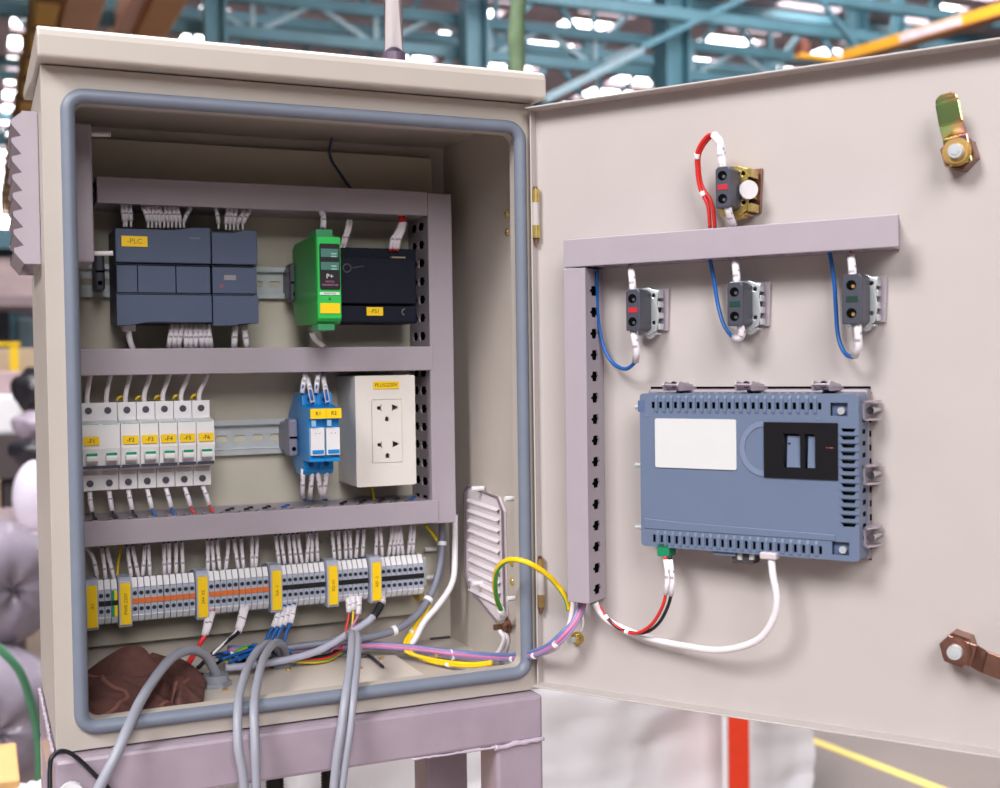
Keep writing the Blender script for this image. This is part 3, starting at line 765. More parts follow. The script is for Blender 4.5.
# wire bits lying in the slots of the lowest duct
cl = [black_w, black_w, blue_w, black_w, black_w, red_w, black_w, black_w, black_w, blue_w, black_w]
pxs = [231, 250, 268, 287, 345, 364, 383, 398, 414]
for i, px in enumerate(pxs):
    q = A(px-4, 502-.077*(px-231), .156); 
    p = [V((q.x-.003, .1500, .1446)), V((q.x+.0015, .1515, .1450)), V((q.x+.0030, .1600, .1450)), V((q.x+.0075, .1620, .1446))]
    S(p, .0010, cl[(i*3) % 11], 'short dark wire loop in the duct top slot, %s from the breakers' % ORD[i], 'wire loops in the slotted duct top', k=4)
# relay wires
for i, (a, c, d) in enumerate((((305, 373), (302, 393), .139), ((307.5, 377), (313, 403), .118), ((318, 373), (316, 393), .139), ((323.5, 377), (328, 403), .118))):
    S([A(c[0], c[1]+1, d), A((a[0]*.45+c[0]*.55), (a[1]*.45+c[1]*.55), d), A(a[0], a[1]+2, .150), A(a[0]-1, a[1]-6, .165)], .0013, blue_w, ORD[i]+' sleeved wire above the blue relays, counted from the left', 'sleeved wires above the relays', [(.02, .85)], k=4, sr=.0024)
for i, (a, c) in enumerate((((303, 468), (302.5, 497)), ((312.5, 469), (310, 498)), ((317, 470), (322, 497)), ((327, 469), (324, 497)))):
    S([A(a[0], a[1], .142), A((a[0]+c[0])/2, (a[1]+c[1])/2, .146), A(c[0], c[1], .155), A(c[0]+3, c[1]+3, .158)], .0013, blue_w, ORD[i]+' sleeved wire below the blue relays, counted from the left', 'sleeved wires below the relays', [(.02, .86)], k=4, sr=.0022)
# controller wires (above)
tops = [(124, 208, 131, 226)]
upper = [(122, 205, 124, 226), (126, 205, 126.5, 226), (130, 205, 131, 226),
         (143, 206, 148, 227), (147, 205, 152, 227), (151, 205, 156, 227), (155, 205, 160, 227), (159, 206, 164, 227), (165, 206, 168, 227), (169, 206, 172, 227), (173, 206, 176, 227), (177, 206, 180, 227), (190, 207, 184, 227),
         (216, 208, 218.5, 228), (228, 208, 226, 229), (232, 208, 230, 229), (236, 209, 234, 229), (244, 210, 238, 229), (249, 210, 243, 229)]
for i, (a, b_, c, d) in enumerate(upper):
    nm = 'large' if i < 13 else 'small'; n_ = ORD[i] if i < 12 else ('thirteenth' if i == 12 else ORD[i-13])
    S([A(c, d+1, .150), A(c, d-6, .150), A((a+c)/2, (b_+d)/2-3, .151), A(a, b_+2, .154), A(a+(a-c)*.3, b_-6, .160)], .0011, white_w, '%s sleeved wire above the %s slate controller, counted from the left' % (n_, nm), 'sleeved wires above the slate controller', [(.18, .85)], k=4, sr=.0020)
# below
lower = [(172, 326, 169, 345), (177, 326, 174, 345), (182, 326, 179, 345), (186, 326, 186, 346), (190, 326, 191, 346), (195, 326, 196, 346), (199, 326, 202, 345), (203, 326, 207, 345), (208, 326, 211, 345), (235, 326, 234, 346), (244, 327, 247, 346)]
for i, (a, b_, c, d) in enumerate(lower):
    nm = 'large' if i < 9 else 'small'
    S([A(a, b_-2, .150), A((a+c)/2, (b_+d)/2, .148), A(c, d, .152), A(c, d+6, .158)], .0011, (red_w, blue_w, blue_w)[i % 3], '%s sleeved wire under the %s slate controller, counted from the left' % (ORD[i if i < 9 else i-9], nm), 'sleeved wires below the slate controller', [(.02, .80)], k=4, sr=.0024 if i < 9 else .003)
nc = S([A(129, 330, .150), A(129, 336, .150), A(131, 344, .152), A(134, 352, .158)], .0026, white_w, 'white network cable plugged under the left of the large controller', name='network_cable', cat='cable')
q = A(129, 328, .150); B(q.x-.0055, q.x+.0055, .146, .156, q.z-.003, q.z+.004).build('plug', mat('clear_plug', (190, 186, 196), .3), nc, bevel=.001)
# converter wires
S([A(323, 230, .13), A(323.5, 219, .135), A(321, 211, .145), A(315, 207, .155)], .0013, blue_w, 'white-sleeved blue wire into the top of the green converter', sleeves=[(.05, .72)], sr=.0028)
S([A(312, 333, .13), A(315, 339, .132), A(321, 344, .138), A(326, 350, .15)], .0026, white_w, 'pale wire curving out below the green converter')
for i, (a, c) in enumerate(((346, 341), (349, 344))):
    S([A(c, 249, .152), A(c+2, 240, .15), A(a+1, 228, .15), A(a+2, 220, .155)], .0013, white_w, ('left', 'right')[i]+' white wire above the left end of the power supply', sleeves=[(.1, .9)], sr=.0018)
for i, (a, c) in enumerate(((400, 390), (402, 394), (404.5, 397))):
    S([A(c, 251, .148), A(c+2, 240, .148), A(a, 226, .150), A(a-1, 214, .155)], .0014, red_w, ORD[i]+' sleeved red wire above the right end of the power supply', 'red wires above the power supply', sleeves=[(.05, .75)], sr=.0022)
S([A(371, 486, .19), A(373, 495, .185), A(375, 505, .18)], .0018, yel_w, 'green-yellow wire under the socket box', stripe=True)
S([A(330, 128, .20), A(338, 118, .19), A(352, 116, .195), A(330, 160, .198), A(345, 180, .198)][0:3] if False else [A(350, 125, .196), A(335, 132, .196), A(330, 155, .196), A(342, 176, .196), A(352, 190, .196)], .0014, mat('wire_dim_blue', (70, 84, 120), .5), 'thin dark blue wire curving on the dim back plate above the top duct')

# =================================================================== GLANDS AND OUTGOING CABLES
gl = []
for i, (c, nm) in enumerate((((.1240, .1080), 'left grey cable gland on the cabinet floor, one cable through it'), ((.1920, .1510), 'middle grey cable gland on the cabinet floor, two cables through it'), ((.2500, .1760), 'right grey cable gland on the floor behind the two pale cables'))):
    g = thing('cable_gland', nm, 'cable gland', (c[0], c[1], -.0035), group='cable glands on the cabinet floor')
    s = MB(); s.cyl((c[0], c[1], -.0036), (c[0], c[1], .0005), .0140, 6, smooth=False); s.build('lock_nut', gland_m, g, bevel=.001)
    s = MB(); s.cyl((c[0], c[1], .0005), (c[0], c[1], .0065), .0112, 20, r1=.0104); s.build('collar', gland_m, g, bevel=.001)
    s = MB(); s.cyl((c[0], c[1], -.045), (c[0], c[1], -.0036), .0118, 20); s.build('threaded_body', gland_m, g)
    gl.append(c)
gy = V((.1240, .1080, .0))
S([gy+V((0, 0, -.03)), gy+V((0, 0, .004)), A(213, 668, .104), A(205, 655, .095), A(190, 650, .080), A(172, 658, .060), A(155, 678, .035), A(140, 702, .008), A(128, 728, -.018), A(115, 757, -.030), A(98, 790, -.034), A(84, 820, -.036)], .0041, grey_c, 'thick grey cable arching from the left gland out over the cabinet sill', name='power_cable', cat='cable', n=14, k=8)
gy = V((.1920, .1510, .0))
S([gy+V((-.004, 0, -.03)), gy+V((-.004, 0, .003)), A(279, 652, .145), A(272, 644, .13), A(262, 646, .105), A(250, 662, .07), A(242, 685, .02), A(238, 708, -.014), A(238, 745, -.028), A(243, 775, -.03), A(247, 820, -.03)], .0036, grey_c, 'left grey cable of the pair from the middle gland, hanging over the sill', name='power_cable', cat='cable', n=14, k=8)
S([gy+V((.004, 0, -.03)), gy+V((.004, 0, .003)), A(286, 655, .145), A(282, 645, .13), A(273, 644, .11), A(263, 660, .07), A(257, 685, .02), A(254, 708, -.014), A(255, 745, -.028), A(256, 775, -.03), A(257, 820, -.03)], .0036, grey_c, 'right grey cable of the pair from the middle gland, hanging over the sill', name='power_cable', cat='cable', n=14, k=8)
gy = V((.2500, .1760, .0))
S([gy+V((-.004, 0, -.03)), gy+V((-.004, 0, .006)), A(346, 640, .150), A(350, 633, .12), A(352, 640, .07), A(350, 665, .02), A(346, 692, -.014), A(341, 730, -.026), A(336, 765, -.028), A(331, 820, -.028)], .0036, grey_c, 'left grey cable of the pair running down in front of the right gland', name='power_cable', cat='cable', n=14, k=8)
S([gy+V((.004, 0, -.03)), gy+V((.004, 0, .006)), A(352, 640, .150), A(355, 633, .12), A(358, 640, .07), A(357, 665, .02), A(354, 692, -.014), A(350, 730, -.026), A(345, 765, -.028), A(338, 820, -.028)], .0032, grey_c, 'right grey cable of the pair running down in front of the right gland', name='power_cable', cat='cable', n=14, k=8)
for px, nm in ((275, 'left'), (330, 'right')):
    q = A(px, 792, .12); s = MB()
    pts = [V((q.x, .12, -.045-.0015*i)) for i in range(60)]
    s.tube(pts, .008, 12, rr=[.0085 if i % 2 else .0072 for i in range(60)])
    tag(s.build('corrugated_hose', black_m), nm+' black corrugated hose hanging below the cabinet floor', 'hose')

# =================================================================== LOOSE CABLES ON THE FLOOR OF THE CABINET
S([A(441, 505, .175), A(442, 540, .172), A(438, 575, .165), A(425, 605, .155), A(405, 625, .145), A(380, 635, .140), A(350, 640, .14), A(310, 645, .145), A(270, 650, .15), A(240, 655, .15)], .0036, dgrey_c, 'thick dark grey cable curving down from the tall duct to the cabinet floor', name='cable', cat='cable', ties=(.13, .33, .50), n=12)
S([A(455, 515, .165), A(455, 545, .165), A(453, 580, .155), A(440, 603, .150), A(424, 622, .145), A(413, 642, .14), A(400, 650, .145)], .0030, white_w, 'smooth white cable curving down from the bottom of the tall duct', name='cable', cat='cable', n=12)
S([A(381, 596, .158), A(381, 603, .152), A(377, 612, .148), A(367, 622, .144), A(350, 633, .14), A(320, 650, .132), A(290, 659, .13), A(255, 665, .13), A(225, 668, .13)], .0034, mat('cable_pale_lilac', (176, 176, 196), .4), 'pale grey cable from under the sixth yellow marker sweeping left across the floor', name='cable', cat='cable', sleeves=[(.0, .05)], n=12, sr=.0045)
s = MB(); s.tube(smoothpath([A(381, 604, .150), A(378, 610, .147), A(374, 616, .144)]), .0039, 10); tag(s.build('heat_shrink', black_w), 'black heat-shrink piece on the pale cable under the sixth marker', 'heat shrink')
S([A(425, 525, .18), A(432, 533, .178), A(437, 541, .176)], .0018, yel_w, 'green-yellow wire tucked under the right end of the lowest duct', stripe=True)
for i, (o_, nm) in enumerate(((0, 'left'), (3.5, 'right'))):
    S([A(426+o_, 605, .16), A(420+o_, 618, .155), A(411+o_, 632, .148), A(405+o_, 642, .14), A(407+o_, 652, .13), A(430, 659+o_*.6, .11), A(455, 663+o_*.6, .08), A(476, 664+o_*.5, .06), A(492, 662+o_*.4, .045)], .0019, yel_w, nm+' yellow-green earth wire bending along the cabinet floor on the right', 'earth wires on the cabinet floor', stripe=(4, 5), ties=(.68,) if i else (.2,))
# tangle on the floor behind
random.seed(11)
tang = [(blue_w, 6), (red_w, 2), (black_w, 2), (white_w, 2)]
names = {'wire_blue': 'blue', 'wire_red': 'red', 'wire_black': 'black', 'wire_white': 'white'}
for m, n_ in tang:
    for i in range(n_):
        x = random.uniform(205, 235); y = random.uniform(652, 665)
        pts = []
        L_ = random.uniform(40, 75)
        for t in range(6):
            px = x+L_*t/5; py = y-9*t/5*random.uniform(.4, 1.4)+random.uniform(-3, 3)
            pts.append(A(px, py, .155+random.uniform(-.02, .02)))
        for p in pts: p.z = max(p.z, -.001)
        S(pts, .0014, m, '%s wire in the tangle right of the brown cloth, %s of its colour' % (names[m.name], ORD[i]), 'tangled wires on the cabinet floor')
S([A(226, 662, .13), A(236, 652, .14), A(248, 647, .145), A(262, 647, .15), A(275, 650, .15)], .0016, yel_w, 'green-yellow wire arching over the blue tangle beside the brown cloth', stripe=True)
for i in range(3):
    S([A(292+3*i, 661-i, .14), A(310, 662-2*i, .135), A(328, 660-2.5*i, .14), A(341, 652-2*i, .15)], .0016, (yel_w, red_w, black_w)[i], '%s wire sagging on the floor just left of the two pale cables' % ('green-yellow', 'dark red', 'black')[i], stripe=(i == 0))
# allen key
s = MB(); s.tube(smoothpath([G(357, 656, -.0005), G(366, 655.5, -.0005), G(371, 657, -.0005), G(383, 667, -.0005)], 5), .0015, 6)
tag(s.build('hex_key', mat('black_steel', (44, 42, 54), .4)), 'bent black hex key lying on the gland plate', 'tool')
# grounding wires at the right wall
lugp = V((.376, gq.y, gq.z))
S([lugp+V((0, -.002, .004)), A(503, 615, .045), A(498, 603, .03), A(495, 588, .01), A(497, 570, -.012), A(508, 560, -.03), A(526, 562, -.046), A(545, 573, -.048), A(557, 585, -.046), A(566, 598, -.046), A(569, 610, -.046)], .0024, yel_w, 'green-yellow earth wire arching from the ground bolt across to the door duct', stripe=True, sleeves=[(.03, .16)], sr=.0032, n=12)
for i, dx in enumerate((0, 5)):
    S([lugp+V((0, .002*i, -.003)), A(504+dx*.7, 638, .062), A(500+dx, 650, .070), A(490+dx, 660, .085), A(478, 664, .10)], .0022, white_w, ('left', 'right')[i]+' white wire dropping from the ground bolt on the right wall')
# main bundle to the door
base = [A(228, 652, .150), A(262, 652, .150), A(300, 651, .150), A(350, 647, .145), A(400, 649, .135), A(450, 655, .115), A(490, 659, .07), A(520, 659, .01), A(545, 652, -.035), A(562, 638, -.052), A(574, 620, -.054), A(580, 603, -.052), A(582, 590, -.05)]
cb = [(pink_w, 'pink', (0, 3)), (violet_w, 'pale violet', (0, 0)), (mat('wire_steel_blue', (104, 124, 176), .4), 'steel blue', (0, 6)), (mat('wire_lilac', (170, 138, 186), .4), 'lilac', (3, 1.5)), (violet_w, 'second violet', (3.5, 5))]
for i, (m, nm, (dx, dz)) in enumerate(cb):
    pts = []
    for j, p in enumerate(base):
        sx_ = .0007*dx; sz_ = .0006*dz
        tw = .6*sin(j*.9+i)
        pts.append(p+V((sx_*(1 if j > 8 else .2)+(sz_ if j > 9 else 0)*.9, (i % 3-1)*.0018, (sz_ if j <= 9 else sz_*.4)+tw*.0005)))
    S(pts, .0019 if i != 1 else .0022, m, nm+' wire of the bundle sweeping from the cabinet floor to the door duct', 'wire bundle to the door', k=5, ties=(.70, .80, .88) if i == 1 else ())
s_ = [A(556, 648, -.04), A(568, 628, -.046), A(572, 612, -.048), A(573, 600, -.047)]
S([A(506, 658, .045), A(530, 656, .0)]+s_, .0024, white_w, 'white wire on the inner side of the door bundle')
s = MB(); 
for t in ((452, 656, .115), (521, 660, .008), (568, 632, -.054)):
    q = A(*t); s.cyl(q+V((-.0015, 0, 0)), q+V((.0015, 0, 0)), .0056, 14)
for i, t in enumerate(((452, 655, .115), (521, 659, .008))):
    q = A(*t); s = MB(); s.cyl(q+V((-.0012, 0, 0)), q+V((.0012, 0, .0004)), .0055, 14); tag(s.build('zip_tie', zipw), ('white zip tie round the bundle inside the cabinet', 'white zip tie round the bundle at the cabinet sill')[i], 'zip tie')

# =================================================================== BROWN CLOTH
def cloth():
    import mathutils.noise as mno
    nx, ny = 110, 70; vs = []; fs = []
    def surf(u, v):
        x = .0125+(.084+.026*v)*u; y = .022+.135*v
        eu = max(0, sin(pi*min(1, u*.80+.16)))**.55; ev = max(0, sin(pi*min(1, v*.80+.10)))**.6
        env = eu*ev
        p = V((x*9, y*9, .3))
        w1 = mno.noise(p*1.2); q = V((x*19+w1*1.6+y*9, y*7-w1*1.2+x*5, 2.0))
        def rd(v_): return max(0, 1-abs(mno.noise(v_))*3.2)**1.4
        rid = rd(q); rid2 = rd(q*1.7+V((5, 1, 0))); rid3 = rd(q*3.3+V((2, 9, 0)))
        h = env*(.022+.018*rid+.007*rid2+.0015*rid3+.012*w1)
        h -= .014*math.exp(-((u-.74)/.05)**2-((v-.28)/.22)**2)
        x += .006*mno.noise(V((x*25, y*25, 7))); y += .006*mno.noise(V((x*25, y*25, 9)))
        return V((x, y, max(-.0088, -.0090+h)))
    for j in range(ny+1):
        for i in range(nx+1): vs.append(surf(i/nx, j/ny))
    for j in range(ny):
        for i in range(nx):
            a = j*(nx+1)+i; fs.append((a, a+1, a+nx+2, a+nx+1))
    mb = MB().add(vs, fs, 0, True)
    o = mb.build('cloth', cloth_m); md = o.modifiers.new('solid', 'SOLIDIFY'); md.thickness = .0015; md.offset = 1
    tag(o, 'crumpled dark brown cloth in the bottom left corner of the cabinet', 'cloth')
    for uv in ([(.04, .75), (.12, .6), (.16, .45), (.30, .25), (.34, .14), (.24, .06), (.10, .03)], [(.60, .05), (.72, .16), (.84, .30), (.97, .48)]):
        pp = []
        for a, c in zip(uv, uv[1:]):
            for t in range(6): pp.append((a[0]+(c[0]-a[0])*t/6, a[1]+(c[1]-a[1])*t/6))
        s = MB(); s.tube([surf(*p)+V((0, 0, .0012)) for p in pp], .0019, 8); s.build('hem', mat('cloth_hem', (128, 84, 74), .9, noise=.1), o)
cloth()

# =================================================================== ON THE DOOR: PANEL
hm = thing('operator_panel', 'blue-grey back of an operator panel clamped into the door', 'control panel', (.2, 0, .13), DOOR)
def hp(mb, n, m, parent=hm, raw=False, **k):
    if not raw:
        for v in mb.v:
            v.x = .1088+(v.x-.1164)*1.018; v.z = .1290+(v.z-.1316)*1.017; v.y = v.y*.68
    return mb.build(n, m, parent, DOOR, **k)
# cut-out edge and sheet metal frame
hp(MB().prism([(.1105, .1265), (.2866, .1265), (.2866, .2545), (.1105, .2545)], 'y', -.0008, -.0002), 'cutout_gap', dark_m)
b = MB(); b.box(.1125, .2876, -.016, -.0008, .1280, .2528)
hp(b, 'metal_frame', mat('dull_frame', (142, 132, 140), .45, metal=.2), bevel=.002)
s = MB()
for i in range(11):
    z = .1385+i*.0102
    s.box(.2873, .2881, -.0125, -.0070, z-.0022, z+.0022)
hp(s, 'frame_slots', dark_m)
# cover: octagonal stepped shell with real vents
n1, n2, n3 = -.046, -.050, -.016
cz0, cz1, cu0, cu1 = .1300, .2500, .1130, .2880
# front plate with holes
hol = []
nv = 22
for i in range(nv):
    u = .1275+i*(.2590-.1275)/(nv-1); hol.append([(u-.0013, .2385), (u+.0013, .2385), (u+.0013, .2435), (u-.0013, .2435)])
    hol.append([(u-.0013, .1335), (u+.0010, .1335), (u+.0010, .1395), (u-.0013, .1395)])
nr = 13
for i in range(nr):
    z = .2240-i*(.2240-.1560)/(nr-1); hol.append([(.2755, z-.0013), (.2835, z-.0013), (.2848, z+.0012), (.2742, z+.0012)])
wx0, wx1, wz0, wz1 = .2173, .2722, .1880, .2290
hol.append([(.2318, .1950), (.2452, .1950), (.2452, .2215), (.2318, .2215)])
hol.append([(.2478, .1950), (.2562, .1950), (.2562, .2215), (.2478, .2215)])
for (u, z) in ((.2730, .2385), (.2735, .1385)): hol.append([(u-.0062, z-.0045), (u+.0062, z-.0045), (u+.0062, z+.0050), (u-.0062, z+.0050)])
front = rrect(cu0+.0030, cu1-.0010, cz0, cz1, .003, 3)
b = MB(); b.prism(front, 'y', n2, n2+.002, holes=hol)
# shell sides
ri = rrect(cu0+.0045, cu1-.0025, cz0+.0015, cz1-.0015, .0025, 3)
b.prism(front, 'y', n2+.002, n3, holes=[ri])
hp(b, 'rear_cover', hmi_m)
hp(B(cu0+.003, cu1-.002, -.040, -.0165, cz0+.002, cz1-.002), 'inner_block', mat('panel_inner', (16, 18, 24), .5))
# raised centre shelf and ribs
b = MB(); b.prism([(.1190, .1440), (.2700, .1440), (.2700, .1485), (.1500, .1505), (.1190, .1520)], 'y', n2-.0012, n2, ()); hp(b, 'cover_step', hmi_m, bevel=.0006)
s = MB()
for i in range(nv-1):
    u = .1275+(i+.5)*(.2590-.1275)/(nv-1)
    s.prism([(n2-.0016, .2365), (n2, .2345), (n2, .2485), (n2-.0016, .2465)], 'x', u-.0011, u+.0011)
hp(s, 'upper_vent_ribs', hmi_m); s = MB()
for i in range(nv-1):
    u = .1275+(i+.5)*(.2590-.1275)/(nv-1)
    s.prism([(n2-.0012, .1325), (n2, .1310), (n2, .1430), (n2-.0012, .1405)], 'x', u-.0011, u+.0011)
hp(s, 'lower_vent_ribs', hmi_m); s = MB()
for i in range(nr-1):
    z = .2240-(i+.5)*(.2240-.1560)/(nr-1); s.box(.2738, .2872, n2-.0016, n2, z-.0009, z+.0009)
hp(s, 'side_vent_ribs', hmi_m)
s = MB()
for i in range(nv):
    u = .1275+i*(.2590-.1275)/(nv-1); s.box(u-.0013, u+.0013, -.034, -.027, .2497, .2502)
hp(s, 'top_vents', dark_m); s = MB()
for i in range(11):
    z = .146+i*.0085; s.box(.2867, .2873, -.036, -.026, z-.0016, z+.0016)
hp(s, 'side_vents', dark_m)
# circular dome relief
s = MB(); c = (.2172, .2090)
ring = [(c[0]+.0190*cos(a*pi/24+pi/2), c[1]+.0205*sin(a*pi/24+pi/2)) for a in range(25)]+[(c[0]+.0150*cos(a*pi/24+pi/2), c[1]+.0165*sin(a*pi/24+pi/2)) for a in range(24, -1, -1)]
s.prism(ring, 'y', n2-.0012, n2); hp(s, 'round_relief', mat('panel_relief', (114, 126, 152), .42), bevel=.0005)
# label
hp(MB().prism(rrect(.1293, .1958, .1925, .2306, .0015), 'y', n2-.0016, n2-.0001), 'blank_label', mat('label_white', (206, 206, 206), .45, noise=.01))
# black connector panel
bh = [[(.2322, .1955), (.2448, .1955), (.2448, .2180), (.2435, .2208), (.2322, .2208)], [(.2482, .1955), (.2558, .1955), (.2558, .2180), (.2546, .2208), (.2482, .2208)]]
bp_ = hp(MB().prism([(wx0, wz0), (wx1, wz0), (wx1, wz1), (wx0, wz1)], 'y', n2-.0020, n2-.0002, holes=bh), 'black_connector_plate', mat('gloss_black', (14, 12, 18), .35))
hp(MB().prism([(.193, .196), (.193, .2185), (n2-.001, .2185)] if False else [(-.0440, .2190), (-.0470, .2190), (n2-.0005, .1960), (-.0440, .1950)], 'x', .2345, .2446), 'card_slot', hmi_m)
hp(MB().prism([(-.0440, .2190), (-.0470, .2190), (n2-.0005, .1960), (-.0440, .1950)], 'x', .2500, .2556), 'card_slot', hmi_m)
hp(B(.2300, .2580, -.0435, -.0400, .1900, .2240), 'slot_back', mat('slot_dark', (40, 44, 58), .5))
hp(B(.2350, .2368, -.0480, -.0440, .2100, .2140), 'slot_switch', black_m)
hp(MB().box(.2640, .2652, n2-.0026, n2-.0019, .2108, .2114).box(.2662, .2692, n2-.0026, n2-.0019, .2108, .2114), 'printed_mark', mat('mark_red', (170, 80, 80), .5), parent=bp_)
for (u, z) in ((.2730, .2378), (.2735, .1378)):
    hp(B(u-.0062, u+.0062, -.0440, -.0400, z-.005, z+.0055), 'screw_recess', mat('recess_blue', (84, 98, 134), .45))
    s = MB(); s.cyl((u+.001, -.044, z-.0002), (u+.001, -.0482, z-.0002), .0027, 12); s.cyl((u+.001, -.0482, z-.0002), (u+.001, -.0485, z-.0002), .0012, 4); hp(s, 'screw', steel)
for (u, z) in ((.1165, .2395),):
    hp(B(u-.002, u+.0035, n2-.0004, n2+.0005, z-.004, z+.005), 'screw_recess', mat('recess_blue', (84, 98, 134), .45))
for py in (407, 465, 527):
    q = Q(638, py, .020); s = MB(); s.cyl((q.x-.002, q.y, q.z), (q.x+.004, q.y, q.z), .0021, 10); hp(s, 'side_screw', steel, raw=True)
for (u, z) in ((.1225, .2325), (.1235, .1475), (.2585, .2318), (.2590, .1452)):
    hp(B(u-.0014, u+.0014, n2-.0008, n2, z-.0005, z+.0005), 'catch_mark', mat('panel_relief', (114, 126, 152), .42))
# clamps
def clamp_top(px, py):
    q = Q(px, py, .028); u = q.x
    b = MB(); 
    b.prism([(0, .2515), (-.010, .2515), (-.030, .2520), (-.036, .2560), (-.034, .2570), (-.029, .2545), (-.010, .2545), (0, .2545)], 'x', u-.0065, u+.0065)
    for k in (-.0068, .0056):
        b.prism([(-.008, .2515), (-.034, .2515), (-.038, .2560), (-.034, .2590), (-.020, .2570), (-.008, .2560)], 'x', u+k, u+k+.0012)
    o = hp(b, 'clamp_bracket', silver, raw=True); s = MB(); s.cyl((u+.0015, -.030, .2560), (u-.001, -.0005, .2560), .0018, 10); s.cyl((u+.0015, -.034, .2562), (u+.0015, -.030, .2562), .0028, 10); s.build('clamp_screw', chrome, o, DOOR)
for p in ((675, 383), (747, 383), (824, 384)): clamp_top(*p)
def clamp_side(z):
    b = MB()
    for k in (-.0072, .0060):
        b.prism([(.2825, -.006), (.2825, -.024), (.2865, -.027), (.2910, -.018), (.2910, -.004), (.2880, -.002)], 'z', z+k, z+k+.0012)
    b.box(.2825, .2838, -.024, -.006, z-.007, z+.007)
    o = hp(b, 'clamp_bracket', silver, raw=True); s = MB(); s.cyl((.2895, -.0005, z), (.2880, -.022, z), .0018, 10); s.cyl((.2880, -.020, z), (.2878, -.0235, z), .0030, 10); s.build('clamp_screw', chrome, o, DOOR)
for py in (411, 476, 539): clamp_side(Q(872, py, .03).z)
# lower connectors
q = Q(665, 551, .030); hp(B(q.x-.0052, q.x+.0052, -.034, -.020, q.z-.004, .1310), 'green_connector', mat('connector_green', (20, 130, 90), .4), raw=True, bevel=.0008)
gc = q
s = MB(); s.box(.1755, .1930, -.046, -.024, .1265, .1305)
hp(s, 'port_block', hmi_m, bevel=.0006)
s = MB(); s.box(.1890, .2060, -.042, -.020, .1210, .1300); hp(s, 'serial_port', mat('port_brown', (70, 62, 66), .4), bevel=.001)
for px in (740, 752):
    q = Q(px, 557, .028); s = MB(); s.cyl((q.x, q.y, q.z+.004), (q.x, q.y, q.z-.002), .0024, 8); hp(s, 'port_screw', steel, raw=True)
# panel cables
q = Q(771, 556, .034); 
pcab = wire([Q(771, 556, .034), Q(773, 575, .036), Q(777, 600, .036), Q(772, 622, .034), Q(756, 641, .030), Q(722, 650, .024), Q(685, 646, .018), Q(645, 637, .014), Q(612, 623, .014), Q(600, 612, .016), Q(595, 603, .018)], .0028, white_w, 'white cable looping from the operator panel down to the door duct', name='network_cable', cat='cable', frame=DOOR, n=12)
q = Q(770, 556, .034); B(q.x-.0065, q.x+.0065, q.y-.005, q.y+.005, q.z-.002, .1300).build('plug', mat('plug_pale', (196, 184, 188), .4), pcab, DOOR, bevel=.001)
for i, (dx, m, nm) in enumerate(((0, red_w, 'red'), (6, black_w, 'black'))):
    wire([Q(665+dx*.8, 556, .034), Q(667+dx*.8, 570, .034), Q(667+dx*.9, 585, .034), Q(663+dx*.9, 605, .032), Q(652+dx, 624, .028), Q(637+dx, 633, .022), Q(622, 630, .018), Q(608, 619, .016), Q(598, 604+i*2, .016)], .0014, m, nm+' sleeved wire from the green panel connector to the door duct', 'supply wires of the operator panel', [(.02, .24)], frame=DOOR, sr=.0021, ties=(.72, .90) if i == 0 else ())

